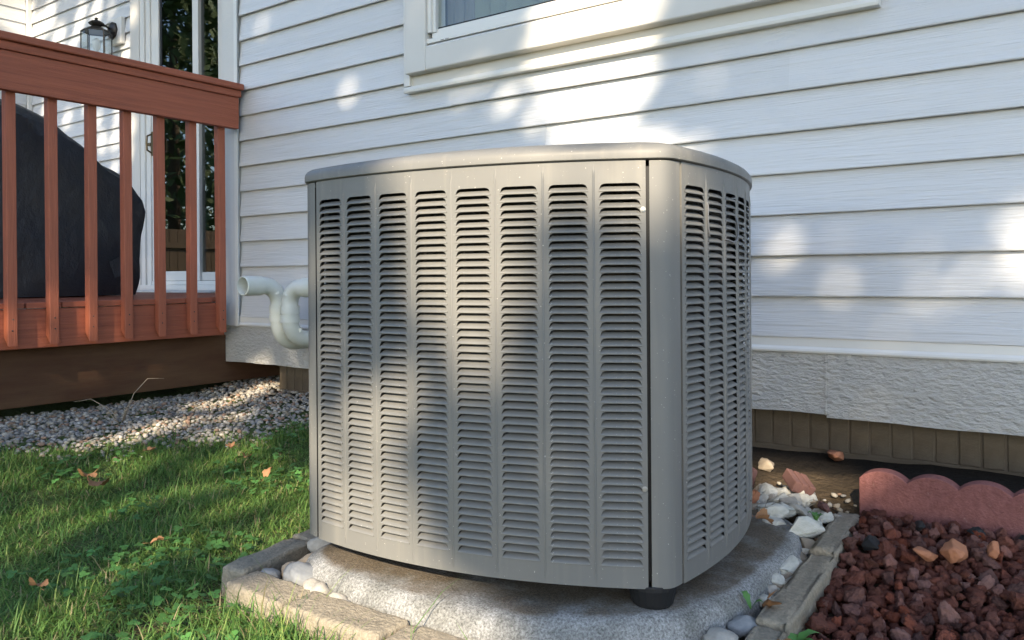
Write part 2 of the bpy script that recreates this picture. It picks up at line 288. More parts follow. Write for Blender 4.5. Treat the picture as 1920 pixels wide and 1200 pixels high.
# ------------------------------------------------------------------ house
D, LAP0, EXP = 2.524, .508, .127
WX0, WX1 = -2.344, -.488            # window opening seen outside
house = empty('house', (-1.5, 2.6, .1)); tag(house, 'white clapboard house wall with window behind the air conditioner', 'house')
hx, hy, hz = house.location
def hpart(o): o.parent = house; o.location = (o.location.x - hx, o.location.y - hy, o.location.z - hz); return o
def siding(x0, x1, z0, y, par=True, dy=0.0):
    prof = [(y + .0016, z0), (y, z0 + .0025), (y + .0002, z0 + .006), (y + .0192, z0 + EXP + .010), (y + .0225, z0 + EXP + .010), (y + .0225, z0 + .0075), (y + .010, z0 + .0055), (y + .007, z0)]
    n = max(2, int((x1 - x0) / .35)); vs = []; fs = []; k = len(prof)
    ph = rnd.uniform(0, 6)
    for i in range(n + 1):
        x = x0 + (x1 - x0) * i / n; dz = .0009 * math.sin(x * 3.1 + ph); dyy = dy + .0012 * math.sin(x * 1.7 + ph * 2)
        vs += [(x, p + dyy, q + dz) for p, q in prof]
    for i in range(n):
        for j in range(k): fs.append((i*k+j, i*k+(j+1) % k, (i+1)*k+(j+1) % k, (i+1)*k+j))
    fs += [tuple(range(k)), tuple(range(n*k + k - 1, n*k - 1, -1))]
    return hpart(MB().add(vs, fs).build('siding_board', 'siding'))
XL, XR_ = -3.497, 1.6
for k in range(0, 22):
    z = LAP0 + EXP * k
    if z < 1.42: spans = [(XL, XR_)]
    elif z < 2.85: spans = [(XL, WX0 + .01), (WX1 - .01, XR_)]
    else: spans = [(XL, XR_)]
    for (a, b) in spans:
        if b - a > 2.5:
            j = a + (b - a) * rnd.uniform(.25, .75)
            siding(a, j, z, D); siding(j + .0006, b, z, D, dy=-.0009)
        else: siding(a, b, z, D)
# starter strip, skirt boards, corner board
MB().prism([(D + .004, .463), (D - .004, .464), (D - .006, .470), (D - .004, .476), (D + .003, .482), (D + .004, .512), (D + .02, .512), (D + .02, .463)], -3.60, 1.6).build('starter_strip', 'vinyl', None, .0008)
hpart(bpy.data.objects['starter_strip'])
def skirt(x0, x1, zb, y):
    nxx = int((x1 - x0) / .05); vs = []; fs = []
    for i in range(nxx + 1):
        x = x0 + (x1 - x0) * i / nxx; w = .0016 * math.sin(x * 7) + .0012 * math.sin(x * 23)
        vs += [(x, y, zb + w), (x, y, .4625), (x, y + .014, .4625), (x, y + .014, zb + w)]
    for i in range(nxx):
        for j in range(4): fs.append((i*4+j, i*4+(j+1) % 4, i*4+4+(j+1) % 4, i*4+4+j))
    fs += [(0, 1, 2, 3), (nxx*4+3, nxx*4+2, nxx*4+1, nxx*4)]
    return hpart(MB().add(vs, fs).build('skirt_board', 'rough_trim'))
skirt(-3.634, -.6495, .279, D + .003); skirt(-.6465, 1.6, .271, D + .001)
hpart(box('joint_strip', (-.6510, D - .0006, .2785), (-.6470, D + .002, .462), 'rough_trim', None, .0005))
hpart(box('corner_board', (-3.626, D - .008, .4628), (-3.522, D + .016, 4.0), 'trim_board', None, .003))
hpart(MB().prism([(-3.522, D - .012), (-3.497, D - .012), (-3.497, D - .009), (-3.518, D - .009), (-3.518, D + .016), (-3.522, D + .016)], .4632, 4.0, 2).build('channel_trim', 'vinyl', None, .0006))
# sheathing behind the boards with the window opening, ceiling of the overhang, foundation
sh = MB(); Y0, Y1 = D + .0235, D + .10
for a, b in (((-3.62, Y0, .30), (-2.24, Y1, 4)), ((-.59, Y0, .30), (1.6, Y1, 4)), ((-2.24, Y0, .30), (-.59, Y1, 1.62)), ((-2.24, Y0, 2.80), (-.59, Y1, 4))): sh.box(a, b)
sh.box((-3.62, Y0, .288), (1.6, 3.0, .30)); sh.box((-3.62, Y1, .30), (-3.6, 3.60, 4)); sh.box((-3.62, Y0, 4.0), (1.6, 8, 4.05)); sh.box((1.6, Y0, .3), (1.62, 8, 4)); sh.box((-3.62, 7.9, .3), (1.6, 8, 4))
hpart(sh.build('wall_sheathing', 'trim_board'))
fnd = hpart(MB().box((-3.292, 2.6045, -.15), (1.6, 2.80, .288)).build('foundation', 'mortar'))
bk = MB().box((-.027, 0, -.064), (.027, .02, .064)); bme = bk.mesh('brick'); bme.materials.append(M['brick'])
xb = -3.262
while xb < 1.2:
    o = bpy.data.objects.new('brick', bme); col.objects.link(o); o.parent = fnd
    o.location = (xb, 2.600 + rnd.uniform(-.002, .002), .2205 + rnd.uniform(-.002, .002)); o.rotation_euler = (0, rnd.uniform(-.02, .02), rnd.uniform(-.03, .03)); o.scale = (rnd.uniform(.94, 1.02), 1, rnd.uniform(.97, 1.0))
    bv = o.modifiers.new('bevel', 'BEVEL'); bv.width = .003; bv.segments = 2
    xb += .0585
for k in range(22):                         # footing course below, mostly buried
    o = link('brick', bme, None, fnd); o.location = (-3.19 + k * .205, 2.604, .13); o.scale = (3.85, 1, .36); 
for b_ in fnd.children: b_.location = (b_.location.x - 0, b_.location.y, b_.location.z)

# ---- window
win = empty('window', (-1.416, 2.5, 1.5)); hpart(win)
def wpart(o, par=None):
    par = par or win; o.parent = par; o.matrix_parent_inverse = Matrix.Translation(-Vector((-1.416, 2.5, 1.5))); return o
wj = MB()
wj.prism([(2.502, 1.476), (2.500, 1.486), (2.503, 1.500), (2.53, 1.503), (2.54, 1.476)], WX0, WX1, 0)
wj.box((WX0, 2.503, 1.503), (WX0 + .034, 2.54, 2.93)); wj.box((WX1 - .034, 2.503, 1.503), (WX1, 2.54, 2.93))
wpart(wj.build('channel_trim', 'vinyl', None, .002))
wpart(box('recess_board', (WX0 + .03, 2.520, 1.50), (WX1 - .03, 2.55, 1.56), 'casing'))
wpart(MB().prism([(2.478, 1.546), (2.474, 1.550), (2.474, 1.640), (2.492, 1.652), (2.545, 1.655), (2.545, 1.546)], -2.197, -.64, 0).build('bottom_casing', 'casing', None, .002))
for x0, x1 in ((-2.31, -2.1985), (-.6385, -.522)):
    wpart(box('side_casing', (x0, 2.4745, 1.546), (x1, 2.545, 2.90), 'casing', None, .003))
wpart(box('top_casing', (-2.197, 2.474, 2.80), (-.64, 2.545, 2.90), 'casing', None, .003))
fr = MB()
for (x0, x1, z0, z1, y0) in ((-2.1985, -.6385, 1.656, 1.676, 2.486), (-2.178, -.66, 1.677, 1.698, 2.496), (-2.160, -.68, 1.699, 1.716, 2.507)):
    fr.box((x0, y0, z0), (x1, 2.56, z1 - .0015))
wf = wpart(fr.build('window_frame', 'vinyl', None, .0015))
for (xa, xb_, y0) in ((-2.1965, -2.178, 2.487), (-2.1775, -2.160, 2.497), (-.678, -.660, 2.497), (-.6595, -.6405, 2.487)):
    wpart(box('jamb_strip', (xa, y0, 1.70), (xb_, 2.56, 2.80), 'vinyl', None, .0015))
wpart(box('gasket', (-2.158, 2.512, 1.7165), (-.682, 2.53, 1.7215), 'seal', None, 0))
wpart(box('pane', (-2.160, 2.515, 1.7215), (-.68, 2.519, 2.80), 'glass', None, 0))
for x in (-2.125, -2.10): wpart(box('weep_slot', (x, 2.4855, 1.658), (x + .018, 2.489, 1.660), 'seal', None, 0))
for k in range(19):
    o = wpart(box('blind_slat', (-.045, -.001, 0), (.045, .001, 1.1), 'blind', None, 0)); o.location = (-1.98 + k * .078, 2.60, 1.70); o.rotation_euler = (0, 0, R(24 + rnd.uniform(-5, 5)))
for k in range(5):
    o = wpart(box('curtain_fold', (-.016, -.008, 0), (.016, .008, 1.1), 'curtain', None, .005)); o.location = (-2.15 + k * .028, 2.585 + .01 * (k % 2), 1.70)
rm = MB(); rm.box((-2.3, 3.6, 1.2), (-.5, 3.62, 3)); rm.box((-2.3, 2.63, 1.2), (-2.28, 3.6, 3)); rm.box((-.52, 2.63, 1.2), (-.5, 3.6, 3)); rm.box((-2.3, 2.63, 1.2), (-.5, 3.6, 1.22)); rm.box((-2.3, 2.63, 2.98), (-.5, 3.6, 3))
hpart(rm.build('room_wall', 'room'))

# ---- rear wing with sliding door
YB, LB = 3.55, 2.60 - EXP * 16
DX0, DX1 = -6.31, -4.3
for k in range(0, 28):
    z = LB + EXP * k
    if z < .55: continue
    siding(-8.09, DX0, z, YB)
for k in range(0, 28):                      # side wall of the wing running towards the lawn
    z = LB + EXP * k
    if z < .3: continue
    pr = [(-8.10 + .0015 - .017, z), (-8.10, z + .0025), (-8.1115, z + EXP + .006), (-8.1165, z + EXP + .006), (-8.1165, z)]
    hpart(MB().prism(pr, 2.75, YB - .03, 1).build('siding_board', 'siding'))
hpart(box('inside_corner_post', (-8.10, YB - .03, .5), (-8.068, YB + .01, 4.2), 'vinyl', None, .003))
wb = MB(); wb.box((-8.3, YB + .024, .2), (DX0 + .09, YB + .12, 4.2)); wb.box((DX0 + .09, YB + .024, 3.0), (-3.6, YB + .12, 4.2)); wb.box((DX1, YB + .024, .2), (-3.6, YB + .12, 3.0)); wb.box((-8.3, 2.75, .2), (-8.118, YB + .12, 4.2)); wb.box((DX0 + .09, YB + .024, .2), (DX1, YB + .12, .60))
wb.box((-8.3, 2.75, 4.2), (-3.6, 6.5, 4.25)); wb.box((-8.302, YB + .12, .2), (-8.29, 6.5, 4.2)); wb.box((-8.3, 6.4, .2), (-3.6, 6.5, 4.2))
hpart(wb.build('wall_sheathing', 'trim_board'))
door = empty('sliding_door', (-5.3, YB, .6)); hpart(door)
def dpart(o): o.parent = door; o.matrix_parent_inverse = Matrix.Translation(-Vector((-5.3, YB, .6))); return o
dpart(box('door_casing', (DX0, YB - .022, .62), (-6.18, YB + .03, 3.05), 'casing', None, .003))
df = MB(); df.box((-6.178, YB - .015, .63), (-6.12, YB + .09, 3.0)); df.box((-6.118, YB + .0, .66), (-6.06, YB + .09, 3.0)); df.box((-6.178, YB - .03, .62), (DX1, YB + .09, .66)); df.box((-6.06, YB + .005, .661), (DX1, YB + .085, .69))
dpart(df.build('door_frame', 'vinyl', None, .003))
ds = MB(); ds.box((-6.058, YB + .012, .692), (-5.955, YB + .05, 3.0)); ds.box((-5.50, YB + .012, .692), (-5.425, YB + .05, 3.0)); ds.box((-5.955, YB + .012, .692), (-5.50, YB + .05, .765)); ds.box((-5.953, YB + .012, 2.93), (-5.502, YB + .05, 3.0))
dpart(ds.build('sliding_sash', 'vinyl', None, .003))
d2 = MB(); d2.box((-5.19, YB + .02, .692), (-5.11, YB + .05, 3.0)); d2.box((-5.424, YB + .03, .692), (-5.19, YB + .052, .755))
dpart(d2.build('fixed_sash', 'casing', None, .003))
dpart(box('gasket', (-5.954, YB + .024, .766), (-5.93, YB + .04, 2.93), 'seal', None, 0))
dpart(box('pane', (-5.93, YB + .028, .766), (-5.50, YB + .034, 2.93), 'doorglass', None, 0))
dpart(box('pane', (-5.424, YB + .038, .756), (-5.19, YB + .044, 3.0), 'doorglass', None, 0))
dpart(box('screen_panel', (-5.108, YB + .012, .69), (-4.3, YB + .05, 3.0), 'seal', None, 0))
dh = MB(); dh.box((-6.035, YB - .012, 1.68), (-6.005, YB + .011, 1.87)); dh.tube([(-6.02, YB - .012, 1.70), (-6.02, YB - .05, 1.72), (-6.02, YB - .055, 1.775), (-6.02, YB - .05, 1.83), (-6.02, YB - .012, 1.85)], .008, 8); dh.box((-6.075, YB - .02, 1.76), (-6.036, YB + .0, 1.785))
dpart(dh.build('handle', 'brass', None, .003))
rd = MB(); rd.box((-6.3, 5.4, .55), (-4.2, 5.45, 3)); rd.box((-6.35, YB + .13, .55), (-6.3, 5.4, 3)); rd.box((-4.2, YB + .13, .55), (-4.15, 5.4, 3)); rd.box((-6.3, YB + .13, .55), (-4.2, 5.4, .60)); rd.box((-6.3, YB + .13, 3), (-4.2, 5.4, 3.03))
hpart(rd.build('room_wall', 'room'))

# ------------------------------------------------------------------ deck
deck = empty('deck', (-4.5, 2.0, .1)); tag(deck, 'red-brown stained wooden deck with slatted railing left of the house corner', 'deck')
def kpart(o): o.parent = deck; o.matrix_parent_inverse = Matrix.Translation(-Vector((-4.5, 2.0, .1))); return o
DY0 = -.2
kpart(MB().box((-3.565, DY0, .421), (-3.540, 2.462, .584)).build('fascia_board', 'deck', None, .003))
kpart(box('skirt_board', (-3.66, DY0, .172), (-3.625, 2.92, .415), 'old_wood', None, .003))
y = DY0
while y < YB - .1:                          # deck boards, ends towards the lawn
    w = .138; e = min(y + w, YB - .03)
    x1 = (-3.532 if y < 2.33 else -3.64)
    kpart(box('deck_board', (-7.9, y, .586), (x1 + rnd.uniform(-.004, .002), e, .611 + rnd.uniform(-.001, .001)), 'deck', None, .003)); y += w + .006
ybs = [2.391 - .1605 * k for k in range(-0, 16)]
for k, yb_ in enumerate(ybs):
    y0 = yb_ + .018
    o = kpart(MB().prism([(-3.538, .474), (-3.538, 1.60), (-3.500, 1.60), (-3.500, .436)], -.019, .019, 1).build('baluster', 'deck_v', None, .003))
    for zz in (.50, .545):
        sc = MB().tube([(-3.5005, rnd.uniform(-.004, .004), zz), (-3.4988, 0, zz)], .0032, 8).build('screw', 'steel'); sc.parent = o
    o.location = (0, y0 + .019, 0); o.rotation_euler = (rnd.uniform(-.003, .003), 0, rnd.uniform(-.03, .03) * 0)
kpart(box('rail_board', (-3.498, DY0, 1.452), (-3.462, 2.500, 1.608), 'deck', None, .004))
kpart(box('back_rail', (-3.578, DY0, 1.50), (-3.5395, 2.505, 1.608), 'deck', None, .004))
kpart(box('rail_trim', (-3.600, DY0, 1.609), (-3.452, 2.508, 1.643), 'deck', None, .005))
kpart(box('cap_rail', (-3.615, DY0, 1.644), (-3.436, 2.514, 1.676), 'deck', None, .006))
dm = tag(kpart(box('door_mat', (-6.0, 3.1, .612), (-4.6, 3.5, .622), 'casing', None, .003)))

# ------------------------------------------------------------------ covered grill on the deck
prof = [(.55, .615), (.53, 1.45), (.60, 1.585), (.75, 1.625), (1.70, 1.640), (1.80, 1.625), (1.87, 1.605), (1.97, 1.565), (2.18, 1.45), (2.385, 1.315), (2.49, 1.235), (2.535, 1.19), (2.549, 1.12), (2.535, 1.02), (2.515, .935), (2.49, .76), (2.474, .618)]
bm = bmesh.new(); rings = []
NX = 14
for i in range(NX + 1):
    t = i / NX; x = -4.95 + .60 * t
    edge = 1 - (2 * t - 1) ** 6
    ring = []
    for (py, pz) in prof:
        cy, cz = 1.6, 1.0
        s_ = .93 + .07 * edge
        f = s_ if pz > .9 else 1
        nz = noise.noise((x * 5, py * 5, pz * 5)) * .012
        ring.append(bm.verts.new((x + (noise.noise((py * 6, pz * 6, 9 + i)) * .012 if i in (0, NX) else 0), cy + (py - cy) * (.97 + .03 * edge) + nz, (.61 + (pz - .61) * f) if pz > .63 else pz)))
    rings.append(ring)
for i in range(NX):
    for j in range(len(prof) - 1): bm.faces.new((rings[i][j], rings[i][j+1], rings[i+1][j+1], rings[i+1][j]))
for rg in (rings[0], rings[-1]): bm.faces.new(rg)
bmesh.ops.recalc_face_normals(bm, faces=bm.faces)
bmesh.ops.triangulate(bm, faces=[f for f in bm.faces if len(f.verts) > 4])
bmesh.ops.subdivide_edges(bm, edges=bm.edges, cuts=2, use_grid_fill=True)
for v in bm.verts:
    c = v.co; k_ = noise.noise((c.x * 7, c.y * 7, c.z * 2.5)) * .022 + noise.noise((c.x * 3, c.y * 9 + c.z * 5, c.z * 6)) * .026
    v.co += v.normal * k_
me = bpy.data.meshes.new('cover'); bm.to_mesh(me); bm.free()
grill = empty('covered_grill', (-4.65, 1.6, .615)); tag(grill, 'barbecue grill under a black fabric cover on the deck', 'grill')
def gpart(o): o.parent = grill; o.matrix_parent_inverse = Matrix.Translation(-Vector((-4.65, 1.6, .615))); return o
gpart(link('cover', me, 'cover', smooth=True))
gpart(MB().add([(-4.338, 2.30, .80), (-4.333, 2.36, .83), (-4.330, 2.385, .74), (-4.336, 2.33, .71)], [(0, 1, 2, 3)]).build('strap_flap', 'cover'))

# ------------------------------------------------------------------ lantern by the door
lan = empty('wall_lantern', (-6.9, YB, 2.55)); tag(lan, 'six sided glass wall lantern with dark metal cap beside the sliding door', 'lantern')
LO = Vector((-6.9, YB, 2.55))
def lpart(o): o.parent = lan; o.matrix_parent_inverse = Matrix.Translation(-LO); return o
lx, ly = -6.55, YB - .17
lpart(box('mounting_block', (-6.60, YB - .03, 2.64), (-6.43, YB + .008, 2.86), 'vinyl', None, .008))
bp = MB(); bp.tube([(-6.555, YB - .031, 2.76), (-6.555, YB - .045, 2.76), (-6.555, YB - .06, 2.76)], [.075, .068, .035], 8); lpart(bp.build('back_plate', 'steel', None, 0, True))
lpart(MB().tube([(-6.555, YB - .055, 2.765), (-6.555, YB - .09, 2.785), (-6.552, YB - .13, 2.782), (lx, ly, 2.765)], .009, 8).build('bracket_arm', 'steel', None, 0, True))
hexr = .112
lpart(MB().lathe([(hexr * 1.02, 2.715), (hexr * .8, 2.735), (.05, 2.752), (.030, 2.760), (.052, 2.772), (.062, 2.785), (.05, 2.798), (.02, 2.806), (.010, 2.818), (.016, 2.826), (.004, 2.834)], (lx, ly, 0), 6).build('cap', 'steel', None, .002))
fm = MB()
for k in range(6):
    a = 2*math.pi*k/6; b = 2*math.pi*(k+1)/6
    p0 = (lx + hexr*math.cos(a), ly + hexr*math.sin(a)); p1 = (lx + hexr*math.cos(b), ly + hexr*math.sin(b))
    fm.tube([(*p0, 2.50), (*p0, 2.715)], .0045, 6); fm.tube([(*p0, 2.50), (*p1, 2.50)], .0045, 6); fm.tube([(*p0, 2.713), (*p1, 2.713)], .0045, 6)
    q0 = [lx + (p0[0]-lx)*.97, ly + (p0[1]-ly)*.97]; q1 = [lx + (p1[0]-lx)*.97, ly + (p1[1]-ly)*.97]
    lpart(MB().add([(*q0, 2.503), (*q1, 2.503), (*q1, 2.711), (*q0, 2.711)], [(0, 1, 2, 3)]).build('pane', 'lampglass'))
lpart(fm.build('cage', 'steel')); lpart(MB().lathe([(.06, 2.495), (.02, 2.50)], (lx, ly, 0), 6).build('base_plate', 'steel'))
lpart(MB().lathe([(.012, 2.50), (.014, 2.55), (.03, 2.59), (.034, 2.62), (.028, 2.65), (.01, 2.665)], (lx, ly, 0), 14).build('bulb', 'vinyl', None, 0, True))

# ------------------------------------------------------------------ pvc vent pipes
def pipe_arc(c, r, a0, a1, y, n=10): return [(c[0] + r*math.cos(a0 + (a1-a0)*i/n), y, c[1] + r*math.sin(a0 + (a1-a0)*i/n)) for i in range(n+1)]
def pipe(name, label, parts):
    e = empty(name, parts[0][1][0]); tag(e, label, 'pipe', 'plastic vent pipes on the wall')
    for (nm, pts, r) in parts:
        o = MB().tube(pts, r, 24).build(nm, 'pvc', None, 0, False); smooth_by_angle(o, 40); o.parent = e; o.matrix_parent_inverse = Matrix.Translation(-Vector(parts[0][1][0]))
    return e
PX1, PX2 = -2.95, -2.872
def arc_yz(x, c, r, a0, a1, n=10): return [(x, c[0] + r*math.cos(a0 + (a1-a0)*i/n), c[1] + r*math.sin(a0 + (a1-a0)*i/n)) for i in range(n+1)]
p1 = pipe('vent_pipe', 'white plastic vent pipe with its round open end pointing away from the wall', [
    ('elbow', [(PX1, 2.215, .671), (PX1, 2.245, .671)] + arc_yz(PX1, (2.250, .59), .081, R(90), R(0)) + [(PX1, 2.331, .57)], .037),
    ('lower_bend', [(PX1, 2.331, .55)] + arc_yz(PX1, (2.421, .505), .090, R(180), R(270)) + [(PX1, 2.523, .415)], .037),
    ('joint_collar', [(PX1, 2.331, .585), (PX1, 2.331, .546)], .0425), ('joint_collar', [(PX1, 2.331, .542), (PX1, 2.331, .510)], .0425)])
ro, ri = .0425, .0345
mx0, mx1 = 2.140, 2.232
seg = 28; vs = []
for (y_, r) in ((mx1, ro), (mx0 + .003, ro), (mx0, ro - .003), (mx0, ri + .003), (mx0 + .01, ri), (mx1 - .02, ri), (mx1 - .02, .031), (mx1 + .04, .031)):
    vs += [(PX1 + r*math.cos(2*math.pi*k/seg), y_, .671 + r*math.sin(2*math.pi*k/seg)) for k in range(seg)]
fs = [(i*seg+k, i*seg+(k+1) % seg, (i+1)*seg+(k+1) % seg, (i+1)*seg+k) for i in range(7) for k in range(seg)]
o = MB().add(vs, fs).build('mouth', 'pvc'); smooth_by_angle(o, 40); o.parent = p1; o.matrix_parent_inverse = Matrix.Translation(-p1.location)
p2 = pipe('vent_pipe', 'white plastic vent pipe turning behind the left side of the cabinet', [
    ('elbow', [(-2.60, 2.328, .662), (-2.79, 2.328, .662)] + pipe_arc((-2.795, .585), .077, R(90), R(180), 2.328) + [(PX2, 2.328, .565)], .037),
    ('lower_bend', [(PX2, 2.328, .55)] + arc_yz(PX2, (2.418, .52), .090, R(180), R(270)) + [(PX2, 2.523, .43)], .037),
    ('joint_collar', [(PX2, 2.328, .582), (PX2, 2.328, .546)], .0425), ('joint_collar', [(PX2, 2.328, .542), (PX2, 2.328, .507)], .0425),
    ('joint_collar', [(-2.775, 2.328, .662), (-2.66, 2.328, .662)], .0425)])
for e, pts in ((p1, [(PX1 + .026, 2.300, .640)]), (p2, [(PX2 + .018, 2.300, .632), (PX2 + .03, 2.355, .472)])):
    for p_ in pts:
        q_ = Vector((.75, -.65, .1)).normalized()
        o = MB().tube([Vector(p_) - q_ * .004, Vector(p_) + q_ * .010], .011, 14).build('moulded_boss', 'pvc', None, .001); o.parent = e; o.matrix_parent_inverse = Matrix.Translation(-e.location)


# ------------------------------------------------------------------ air conditioner
AC_Z0, AC_Z1 = .15, .905
A_ANG = R(11.4); AC_C = (-1.064, 1.622)
CH, HH, SAG = .3575, .4075, .06
ac = empty('air_conditioner', (*AC_C, AC_Z0), A_ANG); tag(ac, 'grey outdoor air conditioner cabinet with rows of louvres on a concrete pad', 'air conditioner')
H = AC_Z1 - AC_Z0
ROT = [(1, 0, 0, 1), (0, -1, 1, 0), (-1, 0, 0, -1), (0, 1, -1, 0)]     # front (-y), right (+x), back, left
def P(side, t, z, off=0.0):
    """point on a bowed side: t in -1..1, off inward"""
    x = t * CH; y = -(HH + SAG * (1 - t * t)); sl_ = 2 * SAG * t / CH
    n = Vector((sl_, -1, 0)).normalized(); x -= n.x * off; y -= n.y * off
    a, b, c, d = ROT[side]; return (a * x + b * y, c * x + d * y, z)
NC, NR = 8, 47
ZB, ZT = .037, H - .040
PIT = (ZT - ZB) / NR
SL = .80
def cols(j): 
    c = -1 + (j + .5) * 2 / NC + (.006 if j == 0 else 0); w = SL / NC
    return c - w, c + w
names = ['front_panel', 'right_panel', 'back_panel', 'left_panel']
for side in range(4):
    mb = MB()
    def strip(t0, t1, z0, z1, n, off=0.0):
        vs = [P(side, t0 + (t1 - t0) * i / n, z, off) for i in range(n + 1) for z in (z0, z1)]
        mb.add(vs, [(2*i, 2*i+2, 2*i+3, 2*i+1) for i in range(n)])
    edge = [-1 + .004] + [v for j in range(NC) for v in cols(j)] + [1 - .004]
    for k in range(0, len(edge), 2):        # ribs between the columns, with a raised bead
        t0, t1 = edge[k], edge[k+1]
        if 0 < k < len(edge) - 2:
            tm = (t0 + t1) / 2; w = (t1 - t0) * .13
            zb0, zb1 = .012, H - .016
            strip(t0, tm - w, 0, H, 2); strip(tm + w, t1, 0, H, 2)
            pr = [(tm - w, 0), (tm - w * .5, -.0016), (tm, -.0022), (tm + w * .5, -.0016), (tm + w, 0)]
            vs = []
            for (t, o_) in pr: vs += [P(side, t, 0, 0), P(side, t, zb0, 0), P(side, t, zb0 + .012, o_), P(side, t, zb1 - .012, o_), P(side, t, zb1, 0), P(side, t, H, 0)]
            mb.add(vs, [(i*6+q, (i+1)*6+q, (i+1)*6+q+1, i*6+q+1) for i in range(4) for q in range(5)])
        else: strip(t0, t1, 0, H, 2)
    for j in range(NC):
        t0, t1 = cols(j); strip(t0, t1, 0, ZB, 4); strip(t0, t1, ZT, H, 4)
        for r in range(NR):                 # sloping slot ends
            z = ZB + r * PIT; e = .0045 / CH
            for (ta, s_) in ((t0, 1), (t1, -1)):
                mb.add([P(side, ta, z + .0015), P(side, ta + s_ * e * .75, z + PIT * .74), P(side, ta + s_ * e * 1.1, z + PIT * .86), P(side, ta + s_ * e * 1.7, z + PIT * .95), P(side, ta + s_ * e * 2.6, z + PIT), P(side, ta, z + PIT)], [(0, 1, 2, 3, 4, 5)])
    # hemmed edges
    for t in (-1 + .004, 1 - .004): mb.add([P(side, t, 0), P(side, t, H), P(side, t, H, .012), P(side, t, 0, .012)], [(0, 1, 2, 3)])
    n = 24
    vs = [P(side, -1 + .004 + (2 - .008) * i / n, 0, o_) for i in range(n + 1) for o_ in (0, .02)]; mb.add(vs, [(2*i, 2*i+2, 2*i+3, 2*i+1) for i in range(n)])
    pan = mb.build(names[side], 'ac', ac); smooth_by_angle(pan, 25)
    def blade_mesh(j):
        t0, t1 = cols(j); b = MB(); n = 3; e = .005 / CH
        rows = [(0.0, -.0006, 0), (.0010, -.0012, 0), (.0030, -.0004, .10), (.0064, .0038, .5), (.0092, .0078, .85), (.0104, .0105, 1.0), (.0107, .0130, 1.0)]
        vs = []
        for (z, off, sh_) in rows:
            for i in range(n + 1):
                a, c = t0 + e * sh_, t1 - e * sh_
                vs.append(P(side, a + (c - a) * i / n, z * PIT / .01443, off))
        k = n + 1; fs = [(q*k+i, q*k+i+1, (q+1)*k+i+1, (q+1)*k+i) for q in range(len(rows)-1) for i in range(n)]
        b.add(vs, fs); return b
    mass = MB()
    for j in range(NC):
        single = side == 0 and j >= 2
        b = blade_mesh(j)
        if single:
            me = b.mesh('louvre'); me.materials.append(M['ac']); me.polygons.foreach_set('use_smooth', [True] * len(me.polygons))
            for r in range(NR):
                o = bpy.data.objects.new('louvre', me); col.objects.link(o); o.parent = pan; o.location = (0, 0, ZB + r * PIT)
        else:
            for r in range(NR): mass.add([(x, y_, z + ZB + r * PIT) for (x, y_, z) in b.v], b.f)
    mo = mass.build('louvre_rows', 'ac', pan if side == 0 else ac, 0, True) if mass.v else None
    if mo: mo['kind'] = 'stuff'
# corner posts
def bez(p0, p1, p2, p3, n=10):
    out = []
    for i in range(n + 1):
        t = i / n; a = (1-t)**3; b = 3*(1-t)**2*t; c = 3*(1-t)*t*t; d = t**3
        out.append((a*p0[0]+b*p1[0]+c*p2[0]+d*p3[0], a*p0[1]+b*p1[1]+c*p2[1]+d*p3[1]))
    return out
sl_end = 2 * SAG / CH
def rot2(side, p): a, b, c, d = ROT[side]; return (a*p[0]+b*p[1], c*p[0]+d*p[1])
tang = Vector((1, sl_end)).normalized()
c0 = (CH + .0045, -HH + .0045 * sl_end); c3 = (HH - .0035 * sl_end - .0008, -CH - .0035)
arc = bez(c0, (c0[0] + tang.x * .034, c0[1] + tang.y * .034), (c3[0] - tang.y * .034, c3[1] - tang.x * .034), c3, 12)
for side in range(4):
    pts = [rot2(side, p) for p in arc]; pin = [rot2(side, (arc[0][0] - .001, arc[0][1] + .014))]
    mb = MB(); full = pin + pts; n = len(full)
    z1 = H - .001
    vs = [(x, y_, z) for (x, y_) in full for z in (.001, z1)]
    mb.add(vs, [(2*i, 2*i+2, 2*i+3, 2*i+1) for i in range(n-1)])
    mb.add([(x, y_, .001) for (x, y_) in pts] + [(x * .93, y_ * .93, .001) for (x, y_) in pts], [(i, i+1, i+1+len(pts), i+len(pts)) for i in range(len(pts)-1)])
    o = mb.build('corner_post', 'ac', ac); smooth_by_angle(o, 40)
    sm = MB(); a0 = rot2(side, (CH - .006, -HH + .010)); a1 = rot2(side, (CH + .012, -HH + .016)); sm.add([(*a0, .01), (*a1, .01), (*a1, H - .01), (*a0, H - .01)], [(0, 1, 2, 3)])
    a0 = rot2(side, (HH - .012, -CH - .012)); a1 = rot2(side, (HH - .012, -CH + .012)); sm.add([(*a0, .01), (*a1, .01), (*a1, H - .01), (*a0, H - .01)], [(0, 1, 2, 3)])
    sm.build('seam_backing', 'seal', ac)
